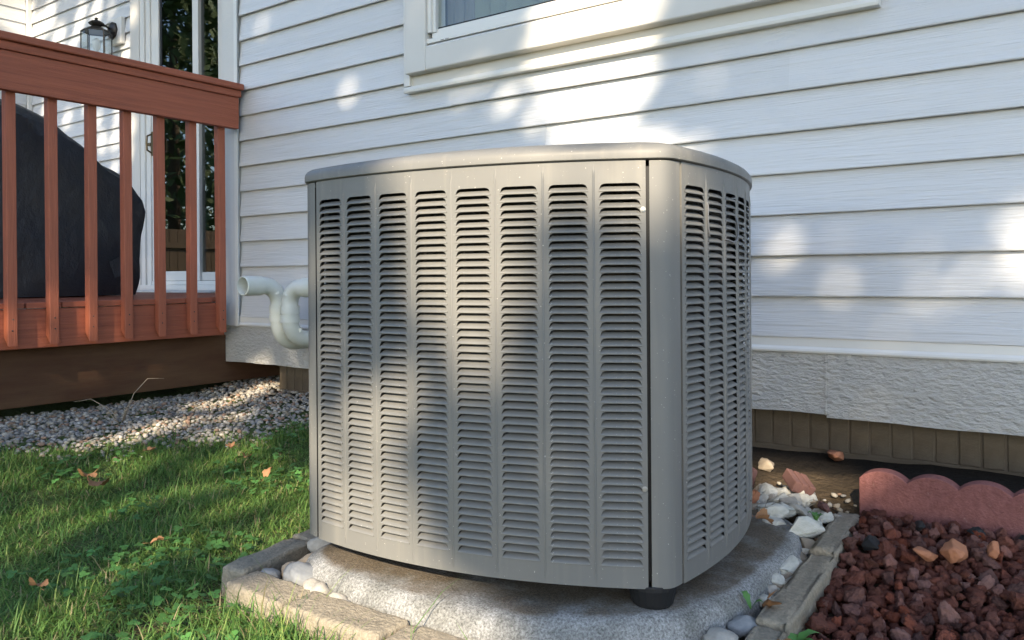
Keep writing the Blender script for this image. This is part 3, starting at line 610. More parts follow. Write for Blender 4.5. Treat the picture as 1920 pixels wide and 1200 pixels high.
# outline of the cabinet for the lid, base and coil
outl = []
for side in range(4):
    outl += [P(side, -1 + 2 * i / 20, 0)[:2] for i in range(21)]
    outl += [rot2(side, p) for p in arc[1:-1]]
def offs(k):        # scale-like inward offset of the outline
    n = len(outl); res = []
    for i in range(n):
        a, b = Vector(outl[i-1]), Vector(outl[(i+1) % n]); t = (b - a).normalized(); nrm = Vector((t.y, -t.x)); res.append((outl[i][0] + nrm.x * k, outl[i][1] + nrm.y * k))
    return res
def shell(levels):
    mb = MB(); n = len(outl)
    vs = []
    for (k, z, s_) in levels: vs += [(x * s_, y_ * s_, z) for (x, y_) in offs(k)]
    fs = [(q*n+i, q*n+(i+1) % n, (q+1)*n+(i+1) % n, (q+1)*n+i) for q in range(len(levels)-1) for i in range(n)]
    return mb.add(vs, fs)
lid = shell([(-.02, H + .0015, 1), (.0035, H + .0012, 1), (.0055, H + .003, 1), (.0058, H + .012, 1), (.0045, H + .0185, 1), (.0, H + .0245, 1), (-.010, H + .030, 1), (-.03, H + .035, 1), (0, H + .043, .86), (0, H + .050, .70), (0, H + .052, .60)])
lo = lid.build('lid', 'ac', ac); smooth_by_angle(lo, 45)
fg = MB()
for q in range(9):
    rr = .05 + q * .026; fg.tube([(rr*math.cos(2*math.pi*k/40), rr*math.sin(2*math.pi*k/40), H + .058) for k in range(41)], .003, 6, False)
for q in range(6): a = math.pi * q / 6; fg.tube([(.27*math.cos(a), .27*math.sin(a), H + .053), (-.27*math.cos(a), -.27*math.sin(a), H + .053)], .003, 6)
fgo = fg.build('fan_guard', 'wire', ac, 0, True)
link('fan_hole_disc', MB().lathe([(.29, 0), (.27, -.004), (.01, -.006)], (0, 0, H + .0525), 40).mesh('fan_hole_disc'), 'dark', ac)  # flat black disc, painted darkness in place of an open fan hole
shell([(-.045, .012, 1), (-.045, H - .004, 1)]).build('coil', 'ac_dark', ac, 0, True)
link('base_pan', shell([(-.012, .006, 1), (0, .006, .5), (0, .006, .02)]).mesh('base_pan'), 'ac_dark', ac)
for (fx, fy) in ((.352, -.365), (-.30, -.30), (.34, .35), (-.34, .35)):
    MB().lathe([(.034, -.041), (.038, -.034), (.045, -.006), (.045, .004)], (fx, fy, 0), 20).build('foot', 'rubber', ac, .003, False)
for z in (.668, .176):
    p = Vector(P(0, .983, z)); n_ = Vector((sl_end * .983, -1, 0)).normalized()
    o = MB().tube([p - n_ * .001, p + n_ * .0012], .0050, 18).tube([p + n_ * .0012, p + n_ * .0045], .0036, 6).build('screw', 'screw', ac, .0004)
for z in (.66, .245):
    p = Vector(P(1, .96, z)); n_ = Vector((1, .3, 0)).normalized(); MB().tube([p - n_ * .001, p + n_ * .004], .0045, 6).build('screw', 'screw', ac)
# thin bent wire hanging on the right panel
def PR(t, z, o=-.004): return P(1, t, z, o)
wz = H - .082
MB().tube([PR(-.735, wz + .03, .004), PR(-.745, wz + .008), PR(-.748, wz - .02), PR(-.735, wz - .04), PR(-.728, wz - .05)], .0018, 8).build('wire', 'wire', ac, 0, True)
MB().tube([PR(-.28, wz + .012, .004), PR(-.272, wz - .02), PR(-.275, wz - .038), PR(-.30, wz - .05), PR(-.36, wz - .056), PR(-.47, wz - .052), PR(-.52, wz - .05, .004)], .0020, 8).build('wire', 'wire', ac, 0, True)

# ------------------------------------------------------------------ concrete pad
def superell(n=72, a=.565, b=.50, p=3.6):
    return [(math.copysign(abs(math.cos(t)) ** (2/p), math.cos(t)) * a, math.copysign(abs(math.sin(t)) ** (2/p), math.sin(t)) * b) for t in [2*math.pi*i/n for i in range(n)]]
PC = Vector((-.975, 1.60)); ctl = [(-1.40,1.25),(-1.37,1.17),(-1.25,1.118),(-1.10,1.102),(-.95,1.112),(-.80,1.152),(-.68,1.222),(-.588,1.318),(-.540,1.45),(-.532,1.60),(-.54,1.80),(-.575,1.95),(-.66,2.05),(-.80,2.11),(-1.0,2.12),(-1.2,2.10),(-1.36,2.04),(-1.46,1.92),(-1.49,1.75),(-1.48,1.5),(-1.45,1.36)]
ol = []
for i in range(len(ctl)):
    p0, p1_, p2_, p3 = [Vector(ctl[(i + q) % len(ctl)]) for q in (-1, 0, 1, 2)]
    for q in range(5):
        t = q / 5; ol.append(tuple(.5 * ((2 * p1_) + (p2_ - p0) * t + (2 * p0 - 5 * p1_ + 4 * p2_ - p3) * t * t + (3 * p1_ - p0 - 3 * p2_ + p3) * t ** 3) - PC))
lev = [(1.045, -.05), (1.05, .015), (1.045, .045), (1.032, .075), (1.012, .097), (.985, .107), (.95, .111), (.86, .112), (.6, .112), (.3, .112), (.02, .112)]
vs = []; fs = []
pa = 0
for (s_, z) in lev:
    for (x, y_) in ol:
        X = PC.x + (x * math.cos(pa) - y_ * math.sin(pa)) * s_; Y = PC.y + (x * math.sin(pa) + y_ * math.cos(pa)) * s_
        d = noise.noise((X * 5, Y * 5, z * 5)) * .005 + noise.noise((X * 30, Y * 30, z * 30)) * .002
        vs.append((X + (X - PC.x) * d * 1.5, Y + (Y - PC.y) * d * 1.5, z + (d * .6 if z > .05 else 0)))
n = len(ol); fs = [(q*n+i, q*n+(i+1) % n, (q+1)*n+(i+1) % n, (q+1)*n+i) for q in range(len(lev)-1) for i in range(n)]
pad = MB().add(vs, fs).build('concrete_pad', 'pad', None, 0, True); tag(pad, 'thick rounded grey concrete pad under the air conditioner', 'pad')

# ------------------------------------------------------------------ edging blocks
def block(name, a, b, w, ztop, h, label, matn='paver', seed=0, cat='edging block', taper=0.0, group='edging blocks round the pad'):
    a, b = Vector(a), Vector(b); d = (b - a); L = d.length; d.normalize(); nrm = Vector((-d.y, d.x))
    bm = bmesh.new(); bmesh.ops.create_cube(bm, size=1)
    for v in bm.verts: v.co = Vector((v.co.x * L, v.co.y * w, v.co.z * h))
    bmesh.ops.subdivide_edges(bm, edges=bm.edges, cuts=7, use_grid_fill=True)
    bmesh.ops.bevel(bm, geom=[e for e in bm.edges if e.calc_face_angle(0) > 1], offset=.008, segments=3, affect='EDGES', profile=.5)
    for v in bm.verts:
        c = v.co; c += v.normal * (noise.noise((c.x * 18 + seed, c.y * 18, c.z * 18)) * .004 + noise.noise((c.x * 70, c.y * 70 + seed, c.z * 70)) * .0035)
    me = bpy.data.meshes.new(name); bm.to_mesh(me); bm.free()
    o = link(name, me, matn, smooth=True); o.location = ((a.x + b.x) / 2, (a.y + b.y) / 2, ztop - h / 2); o.rotation_euler = (0, 0, math.atan2(d.y, d.x))
    tag(o, label, cat, group); return o
block('edging_block', (-1.497, 1.055), (-1.527, 1.268), .072, .082, .10, 'tan edging block at the left front corner of the pad bed', seed=1)
block('edging_block', (-1.531, 1.275), (-1.562, 1.49), .072, .084, .10, 'tan edging block half hidden behind the lower left edge of the cabinet', seed=2)
block('edging_block', (-1.452, 1.046), (-1.262, 1.036), .085, .080, .10, 'tan edging block in shade in front of the grey river stones', seed=3)
block('edging_block', (-1.257, 1.036), (-1.01, 1.040), .088, .080, .10, 'tan edging block with grass growing over it in the sun', seed=4)
block('edging_block', (-1.005, 1.041), (-.76, 1.062), .088, .074, .10, 'tan edging block at the bottom edge of the picture before the pad', seed=5)
block('edging_block', (-.448, 1.15), (-.4615, 1.425), .062, .078, .10, 'nearest edging block of the row beside the lava rock', seed=6)
block('edging_block', (-.463, 1.432), (-.481, 1.84), .062, .086, .10, 'long middle edging block of the row beside the lava rock', seed=7)
block('edging_block', (-.483, 1.848), (-.503, 2.175), .060, .094, .10, 'edging block touching the end of the red scalloped edging', seed=8)

# ------------------------------------------------------------------ scalloped edging
def scallop(x0, n, y, label, pitch=.1118, zv=.182, zt=.2035):
    prof = [(x0, -.02)]; 
    prof.append((x0, zv - .004))
    for s_ in range(n):
        for i in range(0 if s_ == 0 else 1, 13):
            u = i / 12; prof.append((x0 + (s_ + u) * pitch, zv + (zt - zv) * (1 - abs(2*u-1) ** 2.2) - (.001 if u in (0, 1) else 0)))
    prof.append((x0 + n * pitch, -.02))
    m_ = MB().prism([(p, q) for p, q in prof], y, y + .045, 1)
    o = m_.build('scalloped_edging', 'scallop', None, .005, False, 3); tag(o, label, 'garden edging', 'red scalloped edging'); return o
scallop(-.4845, 5, 2.198, 'red concrete scalloped edging standing behind the lava rock')
scallop(.0765, 5, 2.200, 'red concrete scalloped edging continuing to the right of the first one')

# ------------------------------------------------------------------ stones
def rock_mesh(name, seed, ang=False, sub=3, rough=.22):
    bm = bmesh.new(); r_ = random.Random(seed)
    if ang:
        for k in range(16): v = Vector((r_.gauss(0, 1), r_.gauss(0, 1), r_.gauss(0, 1))).normalized() * r_.uniform(.8, 1.05); bm.verts.new(v)
        res = bmesh.ops.convex_hull(bm, input=bm.verts); 
        bmesh.ops.delete(bm, geom=[v for v in bm.verts if not v.link_faces], context='VERTS')
        bmesh.ops.bevel(bm, geom=list(bm.edges), offset=.07, segments=2, affect='EDGES', profile=.6)
        bmesh.ops.triangulate(bm, faces=bm.faces); bmesh.ops.subdivide_edges(bm, edges=[e for e in bm.edges if e.calc_length() > .3], cuts=2)
        for v in bm.verts: v.co += v.co.normalized() * noise.noise(v.co * 3.1 + Vector((seed, 0, 0))) * .08
    else:
        bmesh.ops.create_icosphere(bm, subdivisions=sub, radius=1)
        for v in bm.verts:
            c = v.co.normalized(); f = 1 + noise.noise(c * 1.3 + Vector((seed, 1, 0))) * rough * 1.6 + noise.noise(c * 3.4 + Vector((0, seed, 0))) * rough + (noise.noise(c * 8 + Vector((0, 0, seed))) * rough * .5 if rough > .15 else 0)
            v.co = c * f
    me = bpy.data.meshes.new(name); bm.to_mesh(me); bm.free(); me.polygons.foreach_set('use_smooth', [True] * len(me.polygons)); return me
def rock(name, label, cat, loc, size, m, seed, ang=False, rz=None, group=None, rough=.15, tilt=.25, sink=.35):
    me = rock_mesh(name, seed, ang, 3, rough); o = link(name, me, m); r_ = random.Random(seed)
    o.scale = size; o.rotation_euler = (r_.uniform(-tilt, tilt), r_.uniform(-tilt, tilt), r_.uniform(0, 6.3) if rz is None else rz); o.location = (loc[0], loc[1], loc[2]); tag(o, label, cat, group); return o
G = 'grey and tan river stones left of the pad'
rock('river_stone', 'small dark grey river stone in the front corner of the edging', 'stone', (-1.432, 1.100, .062), (.022, .026, .018), 'riverstone', 1, group=G)
rock('river_stone', 'large blue grey river stone between pad and edging', 'stone', (-1.352, 1.125, .068), (.044, .034, .030), 'riverstone', 2, rz=.3, group=G)
rock('river_stone', 'pale rounded stone in front of the big blue grey stone', 'stone', (-1.285, 1.092, .070), (.024, .022, .020), 'whitestone', 3, group=G)
rock('river_stone', 'second pale rounded stone touching the left side of the pad', 'stone', (-1.258, 1.090, .070), (.022, .021, .020), 'whitestone', 4, group=G)
rock('river_stone', 'flat white stone squeezed between sunny edging and pad', 'stone', (-1.195, 1.083, .066), (.034, .018, .018), 'whitestone', 5, rz=0, group=G)
rock('river_stone', 'small tan stone behind the dark grey corner stone', 'stone', (-1.412, 1.145, .066), (.024, .02, .02), 'tanstone', 6, group=G)
rock('river_stone', 'long tan stone lying behind the blue grey stone', 'stone', (-1.385, 1.195, .075), (.046, .022, .022), 'tanstone', 7, rz=.5, group=G)
rock('river_stone', 'white stone beside the left rear of the pad', 'stone', (-1.44, 1.262, .082), (.036, .024, .024), 'whitestone', 8, rz=.4, group=G)
rock('river_stone', 'tiny grey stone between the tan stones', 'stone', (-1.372, 1.16, .062), (.018, .016, .014), 'riverstone', 9, group=G)
G2 = 'stones between the pad and the right edging'
rock('river_stone', 'smooth grey stone beside the nearest edging block', 'stone', (-.512, 1.425, .066), (.030, .022, .020), 'riverstone', 10, group=G2, rz=.9)
rock('river_stone', 'round white stone in front of the smooth grey stone', 'stone', (-.522, 1.345, .066), (.034, .028, .022), 'whitestone', 11, group=G2)
rock('river_stone', 'white pebble at the bottom edge below the pad', 'stone', (-.80, 1.085, .055), (.022, .018, .016), 'whitestone', 12, group=G2)
rock('river_stone', 'grey pebble at the bottom edge below the pad', 'stone', (-.745, 1.105, .055), (.022, .018, .016), 'riverstone', 13, group=G2)
rock('river_stone', 'small white pebble by the middle edging block', 'stone', (-.518, 1.60, .075), (.015, .013, .012), 'whitestone', 14, group=G2)
rock('river_stone', 'small mossy pebble by the middle edging block', 'stone', (-.512, 1.545, .072), (.017, .015, .013), 'limestone', 15, group=G2)
G3 = 'limestone rubble right of the cabinet'
rock('limestone_chunk', 'big pale limestone chunk leaning on the far edging block', 'stone', (-.552, 1.93, .105), (.034, .082, .032), 'limestone', 21, True, rz=-.35, group=G3, tilt=.3)
rock('limestone_chunk', 'flat white limestone slab beside the right edge of the cabinet', 'stone', (-.645, 1.975, .118), (.058, .032, .026), 'limestone', 22, True, rz=.5, group=G3)
rock('limestone_chunk', 'pale limestone chunk behind the flat white slab', 'stone', (-.70, 2.145, .125), (.042, .034, .022), 'limestone', 23, True, group=G3)
rock('limestone_chunk', 'long limestone piece between pad and middle edging block', 'stone', (-.525, 1.72, .085), (.022, .060, .022), 'limestone', 24, True, rz=-.12, group=G3)
rock('limestone_chunk', 'mossy limestone piece between pad and middle edging block', 'stone', (-.520, 1.645, .080), (.021, .034, .020), 'limestone', 25, True, rz=.3, group=G3)
rock('limestone_chunk', 'cream limestone wedge next to the pad rim', 'stone', (-.585, 1.825, .092), (.036, .045, .022), 'limestone', 26, True, group=G3)
rr_ = random.Random(5)
for k in range(150):
    y_ = rr_.uniform(1.60, 2.20); x = rr_.uniform(-.76 if y_ > 1.95 else -.62, -.528) if y_ > 1.82 else rr_.uniform(-.535, -.508); s_ = rr_.choice([rr_.uniform(.008, .016), rr_.uniform(.016, .034)])
    rock('limestone_chip', 'small pale limestone chip among the rubble right of the pad', 'stone', (x, y_, float(gh(x, y_)) + s_ * .6 + (.012 if y_ > 1.8 else .022)), (s_ * rr_.uniform(.8, 1.4), s_ * rr_.uniform(.8, 1.3), s_ * .8), rr_.choice(['limestone', 'limestone', 'whitestone', 'tanstone']), 100 + k, True, group=G3 + ' chips')
rock('clay_lump', 'orange clay lump touching the lower right edge of the cabinet', 'stone', (-.718, 2.065, .125), (.024, .024, .024), 'sandstone', 31, True)
rock('clay_lump', 'dark red clay lump below the grooved brick piece', 'stone', (-.615, 2.10, .115), (.02, .022, .024), 'sandstone', 32, True)
rock('clay_lump', 'orange rock lying against the dark soil under the wall', 'stone', (-.625, 2.545, .160), (.042, .030, .022), 'sandstone', 33, True)
rock('clay_lump', 'tan rock half buried in the sunlit soil', 'stone', (-.79, 2.40, .135), (.036, .028, .022), 'tanstone', 34, True)
rock('brick_chip', 'reddish brick block behind the lower right edge of the cabinet', 'brick piece', (-.775, 2.20, .145), (.032, .028, .042), 'redbrick', 35, True, tilt=.1)
rock('brick_chip', 'thin red brick shard between limestone and scalloped edging', 'brick piece', (-.548, 2.10, .118), (.016, .034, .018), 'redbrick', 36, True, rz=.5)
bp_ = MB()          # grooved brick piece
for k, (a, b) in enumerate(((-.055, -.022), (-.016, .016), (.022, .055))): bp_.box((-.062, a, -.024), (.062, b, .026))
bp_.box((-.060, -.053, -.030), (.060, .053, .018))
o = bp_.build('grooved_brick', 'redbrick', None, .005); o.location = (-.632, 2.185, .150); o.rotation_euler = (R(-22), R(18), R(-52)); o.scale = (.56, .56, .56); tag(o, 'broken grooved brick piece lying tilted on the rubble', 'brick piece')
# lava rock bed
def lava_mesh(seed):
    bm = bmesh.new(); r_ = random.Random(seed)
    for k in range(13): bm.verts.new(Vector((r_.gauss(0, 1), r_.gauss(0, 1), r_.gauss(0, 1))).normalized() * r_.uniform(.85, 1.1))
    bmesh.ops.convex_hull(bm, input=bm.verts); bmesh.ops.delete(bm, geom=[v for v in bm.verts if not v.link_faces], context='VERTS')
    hull = bpy.data.meshes.new('tmp'); bm.to_mesh(hull); bm.free()
    from mathutils.bvhtree import BVHTree
    bm = bmesh.new(); bm.from_mesh(hull); tree_ = BVHTree.FromBMesh(bm); bm.free(); bpy.data.meshes.remove(hull)
    bm = bmesh.new(); bmesh.ops.create_icosphere(bm, subdivisions=4, radius=1); off = Vector((seed * 1.7, seed * .3, 0))
    for v in bm.verts:
        c = v.co.normalized(); h_ = tree_.ray_cast(c * 3, -c)[0]; r0 = h_.length if h_ else .9
        r0 *= 1 + noise.noise(c * 2.2 + off) * .22 + noise.noise(c * 5 + off) * .12
        pit = noise.noise(c * 10 + off); r0 += -.11 * max(0, pit - .05) + .05 * noise.noise(c * 16 + off)
        v.co = c * r0
    me = bpy.data.meshes.new('lava_rock'); bm.to_mesh(me); bm.free(); me.polygons.foreach_set('use_smooth', [True] * len(me.polygons)); return me
lavas = [lava_mesh(300 + k) for k in range(10)]
for me in lavas: me.materials.append(M['lava'])
lr = random.Random(21); spots = []
def lava_floor(x, y_): return .030 + .045 * float(ss(1.5, 2.15, y_)) + .012 * noise.noise((x * 6, y_ * 6, 0))
tries = 0
while len(spots) < 298 and tries < 60000:
    tries += 1; y_ = lr.uniform(1.40, 2.185); x = lr.uniform(-.425 - (y_ - 1.2) * .045, .02); s_ = lr.choice([lr.uniform(.009, .014), lr.uniform(.015, .024), lr.uniform(.012, .018)])
    if x > -.03 - (2.2 - y_) * .10: continue
    if x - s_ < -.425 - (y_ - 1.2) * .058: continue
    if all((x - a)**2 + (y_ - b)**2 > ((s_ + c) * .80)**2 for a, b, c in spots): spots.append((x, y_, s_))
for (x, y_, s_) in spots:
    o = bpy.data.objects.new('lava_rock', lr.choice(lavas)); col.objects.link(o); o.location = (x, y_, lava_floor(x, y_) + s_ * .75 + lr.uniform(0, .012)); o.rotation_euler = (lr.uniform(0, 6), lr.uniform(0, 6), lr.uniform(0, 6)); o.scale = (s_ * lr.uniform(.95, 1.5), s_ * lr.uniform(.85, 1.2), s_ * lr.uniform(.75, 1.05))
    tag(o, 'rough dark red lava rock in the bed before the scalloped edging', 'rock', 'lava rocks in the bed')
def merged_stones(name, pts, sub, m, seedoff, tint=None, rough=.12, flat=.7):
    protos = []
    for k in range(7):
        bm = bmesh.new(); bmesh.ops.create_icosphere(bm, subdivisions=sub, radius=1)
        for v in bm.verts: c = v.co.normalized(); v.co = c * (1 + noise.noise(c * 1.5 + Vector((k * 3 + seedoff, 0, 0))) * rough * 2.4 + noise.noise(c * 4 + Vector((0, k + seedoff, 0))) * rough)
        bm.verts.index_update(); protos.append((np.array([v.co[:] for v in bm.verts]), np.array([[v.index for v in f.verts] for f in bm.faces]))); bm.free()
    Vs, Fs, Ts, off = [], [], [], 0
    for i, (x, y_, z, s_) in enumerate(pts):
        V, F_ = protos[i % 7]; a, b, c = nr.uniform(0, 6.28, 3)
        Rm = np.array(Matrix.Rotation(a, 3, 'Z') @ Matrix.Rotation(nr.uniform(-.5, .5), 3, 'X'))
        q = (V * np.array([s_ * nr.uniform(.9, 1.45), s_ * nr.uniform(.8, 1.1), s_ * flat * nr.uniform(.75, 1.1)])) @ Rm.T + np.array([x, y_, z])
        Vs.append(q); Fs.append(F_ + off); off += len(V)
        if tint is not None: Ts.append(np.repeat(tint[i][None], len(V), 0))
    me = mesh_np(name, np.concatenate(Vs), np.concatenate(Fs))
    if tint is not None: set_tint(me, np.concatenate(Ts))
    return link(name, me, m, smooth=True)
lp = []
for _ in range(4200):
    y_ = nr.uniform(1.0, 2.19); x = nr.uniform(-.415 - (y_ - 1.2) * .045, .7); lp.append((x, y_, lava_floor(x, y_) + nr.uniform(-.004, .020), nr.uniform(.006, .015)))
tag(merged_stones('lava_gravel', lp, 2, 'lava_mass', 5, rough=.26, flat=.85), 'layer of small red lava gravel under the lava rocks', 'lava gravel', kind='stuff')
for (loc, s_, rz, lab, mm) in (((-.292, 1.91, .108), (.036, .026, .024), .5, 'tan orange sandstone piece left of its lighter twin on the lava', 'sandstone'), ((-.236, 1.925, .115), (.034, .028, .028), 1.2, 'light orange sandstone piece in the middle of the lava bed', 'sandstone'), ((-.168, 1.985, .112), (.018, .022, .026), .3, 'small orange and mossy stone near the right edge of the lava bed', 'sandstone')):
    rock('sandstone_piece', lab, 'stone', loc, s_, mm, int(abs(loc[0]) * 1000), True, rz=rz)
for k, (x, y_, s_) in enumerate(((-.40, 1.93, .024), (-.33, 2.09, .018), (-.215, 2.12, .018), (-.12, 2.13, .022))):
    rock('dark_stone', ['dark blue grey stone near the left side of the lava bed', 'blackish stone left of centre against the scalloped edging', 'blackish stone right of centre against the scalloped edging', 'dark grey stone at the far right of the lava bed'][k], 'stone', (x, y_, lava_floor(x, y_) + .032), (s_ * 1.3, s_, s_ * .8), 'riverstone', 60 + k, True).data.materials[0] = M['rubber']

# gravel strip along the deck
gp = []; tn = []
PALETTE = np.array([(1.0, .98, .95), (.75, .77, .82), (1.15, 1.1, 1.0), (.85, .75, .6), (.6, .6, .62), (1.25, 1.22, 1.18), (.8, .55, .42), (.95, .9, .8)])
def gravel_edge(y_): return np.interp(y_, [0, 1.28, 1.55, 1.83, 2.11, 2.25, 2.5, 3.2], [-3.3, -3.15, -2.95, -2.87, -2.73, -2.68, -2.95, -3.05])
while len(gp) < 9500:
    y_ = nr.uniform(.3, 3.1); x = nr.uniform(-3.75, -2.6); ex = gravel_edge(y_) + nr.normal(0, .09)
    if x > ex: continue
    s_ = nr.uniform(.004, .0125); gp.append((x, y_, float(gh(x, y_)) + nr.uniform(-.004, .010), s_)); tn.append(PALETTE[nr.integers(0, 8)] * nr.uniform(.65, 1.15))
tag(merged_stones('gravel', gp, 1, 'gravel', 40, np.array(tn), .1, .75), 'grey and tan gravel strip between the lawn and the deck', 'gravel', kind='stuff')
gp = []; tn = []
for _ in range(420):
    if nr.random() < .45: x, y_ = nr.uniform(-1.47, -1.2), nr.uniform(1.07, 1.5)
    elif nr.random() < .6: x, y_ = nr.uniform(-.56, -.49), nr.uniform(1.3, 2.1)
    else: x, y_ = nr.uniform(-.85, -.5), nr.uniform(1.95, 2.3)
    s_ = nr.uniform(.004, .011); gp.append((x, y_, float(gh(x, y_)) + .012, s_)); tn.append(PALETTE[nr.integers(0, 8)] * nr.uniform(.7, 1.05))
tag(merged_stones('small_gravel', gp, 1, 'gravel', 70, np.array(tn), .12, .75), 'fine gravel filling the gap round the concrete pad', 'gravel', kind='stuff')

# ------------------------------------------------------------------ grass and clover
def in_lawn(x, y_):
    ge = gravel_edge(y_)
    ok = x > ge + nr.normal(0, .05, x.shape)
    inner = (x > -1.545 - (y_ - 1.05) * .145) & (y_ > 1.025 + nr.normal(0, .008, x.shape))      # pad bed
    rightside = (x > -.5) 
    back = y_ > 2.32 + .10 * np.sin(x * 5) - .25 * (x > -2.4)
    return ok & ~inner & ~rightside & ~back
N = 270000
x = nr.uniform(-3.4, -.45, N); y_ = nr.uniform(.25, 2.4, N)
vis = (y_ > .66 + (-1.6 - x) * -.0 - .12) | (x < -1.6)
k = in_lawn(x, y_) & vis
clump = np.array([noise.noise((a * 3.2, b * 3.2, 1)) + .6 * noise.noise((a * 9, b * 9, 2)) for a, b in zip(x, y_)])
bare = np.array([noise.noise((a * 5 + 4, b * 5, 7)) for a, b in zip(x, y_)])
k &= nr.random(N) < np.clip(.80 + .5 * clump, .25, 1)
k &= ~((bare > .38) & (nr.random(N) < .8))
x, y_, clump = x[k], y_[k], clump[k]; n = len(x)
L_ = np.clip(nr.normal(.031, .010, n) * (1 + .3 * clump), .014, .075); L_[nr.random(n) < .03] *= 1.7
near = np.minimum(np.abs(y_ - 1.0), 1); L_ *= np.where((y_ > .80) & (x > -1.45), 2.3, 1)
W_ = nr.uniform(.0010, .0019, n); az = nr.uniform(0, 2 * np.pi, n); lean = np.abs(nr.normal(.6, .4, n)); curve = nr.uniform(.2, 1.1, n)
z = gh(x, y_) - .003
d = np.stack([np.cos(az), np.sin(az)], 1); sd = np.stack([-d[:, 1], d[:, 0]], 1)
V = np.zeros((n, 7, 3)); ts = [0, .4, .75, 1]
for i, t in enumerate(ts):
    ang_ = lean + curve * t; hr = L_ * t * np.sin(np.clip(ang_, 0, 1.5)); hz_ = L_ * t * np.cos(np.clip(ang_, 0, 1.5))
    cx = x + d[:, 0] * hr; cy = y_ + d[:, 1] * hr; cz = z + hz_
    w = W_ * (1 - t ** 2.2)
    if i < 3:
        V[:, 2*i] = np.stack([cx - sd[:, 0]*w, cy - sd[:, 1]*w, cz], 1); V[:, 2*i+1] = np.stack([cx + sd[:, 0]*w, cy + sd[:, 1]*w, cz], 1)
    else: V[:, 6] = np.stack([cx, cy, cz], 1)
base = (np.arange(n) * 7)[:, None]
F_ = np.concatenate([base + np.array([a]) for a in ([0, 1, 3], [0, 3, 2], [2, 3, 5], [2, 5, 4], [4, 5, 6])])
me = mesh_np('lawn_grass', V.reshape(-1, 3), F_)
g1, g2, g3, g4 = np.array([.095, .20, .05]), np.array([.16, .29, .07]), np.array([.27, .36, .10]), np.array([.45, .38, .21])
u = nr.random(n)[:, None]; c = g1 + (g2 - g1) * u; sel = nr.random(n); c[sel < .16] = g3 * nr.uniform(.8, 1.1, ((sel < .16).sum(), 1)); c[sel > .93] = g4 * nr.uniform(.6, 1, ((sel > .93).sum(), 1))
set_tint(me, np.repeat(c, 7, 0))
tag(link('lawn_grass', me, 'grass', smooth=True), 'short green lawn grass left of the concrete pad', 'grass', kind='stuff')
n = 2600; x = nr.uniform(-3.2, -1.2, n); y_ = nr.uniform(.5, 2.2, n); k = in_lawn(x, y_); cl = np.array([noise.noise((a * 2.5, b * 2.5, 30)) for a, b in zip(x, y_)]); k &= cl > .08; x, y_ = x[k], y_[k]
Vs, Fs, Ts = [], [], []; off = 0
for a, b in zip(x, y_):
    zz = float(gh(a, b)) + nr.uniform(.018, .042); tl = nr.uniform(-.4, .4, 2); ph = nr.uniform(0, 6); tc_ = np.array([.9, 1, .9]) * nr.uniform(.7, 1.35)
    for q in range(3):
        aa = ph + q * 2.09; s_ = nr.uniform(.0045, .0085); cx, cy = a + math.cos(aa) * s_, b + math.sin(aa) * s_
        pts = [(cx + math.cos(t) * s_ * .95, cy + math.sin(t) * s_ * .95) for t in np.linspace(0, 2*np.pi, 7)[:6]]
        Vs += [(px, py, zz + (px - a) * tl[0] + (py - b) * tl[1]) for px, py in pts]; Fs += [(off, off+1, off+2, off+3), (off, off+3, off+4, off+5)]; Ts += [tc_] * 6; off += 6
me = mesh_np('clover', Vs, Fs); set_tint(me, np.array(Ts)); tag(link('clover', me, 'clover'), 'patches of clover leaves growing in the lawn', 'clover', kind='stuff')
# dry weed stalks in the gravel
ws = empty('dry_weed', (-3.28, 1.78, .1)); tag(ws, 'dry bent weed stalks standing in the gravel by the deck', 'weed')
for (dx, dy, hh, bend) in ((-.10, -.10, .12, .05), (.02, .14, .19, .03), (-.05, -.05, .09, .03), (.05, .04, .11, .06), (.0, .1, .1, .05)):
    o = MB().tube([(-3.28, 1.78, .09), (-3.28 + dx * .4, 1.78 + dy * .4, .09 + hh * .7), (-3.28 + dx * .8, 1.78 + dy * .8, .09 + hh), (-3.28 + dx * 1.2, 1.78 + dy * 1.3, .09 + hh * 1.0 - bend * .2)], [.0022, .0018, .0014, .0008], 5).build('stalk', 'tanstone', None, 0, True); o.parent = ws; o.matrix_parent_inverse = Matrix.Translation(-Vector((-3.28, 1.78, .1)))
# fallen leaves
def leaf_mesh(seed, lobes=5, curl=.5):
    r_ = random.Random(seed); pts = []; n = 44
    for i in range(n):
        t = i / n * 2 * math.pi; rr = .55 + .45 * abs(math.cos(t * lobes / 2 + .3)) ** .7; rr *= 1 + r_.uniform(-.12, .12)
        pts.append((rr * math.cos(t) * 1.25, rr * math.sin(t) * .8))
    b = MB(); vs = []; fs = []
    for ring in range(5):
        f = ring / 4
        for (px, py) in pts: X, Yy = px * f, py * f; vs.append((X, Yy, curl * (abs(Yy) ** 1.5) + .18 * math.sin(X * 2.2 + seed) + .06 * math.sin(Yy * 9 + seed) * f))
    for ring in range(4):
        for i in range(n): fs.append((ring*n+i, ring*n+(i+1) % n, (ring+1)*n+(i+1) % n, (ring+1)*n+i))
    b.add(vs, fs); b.tube([(-1.2, 0, .0), (-1.7, .05, .1), (-2.1, .12, .12)], .03, 5); return b.mesh('fallen_leaf')
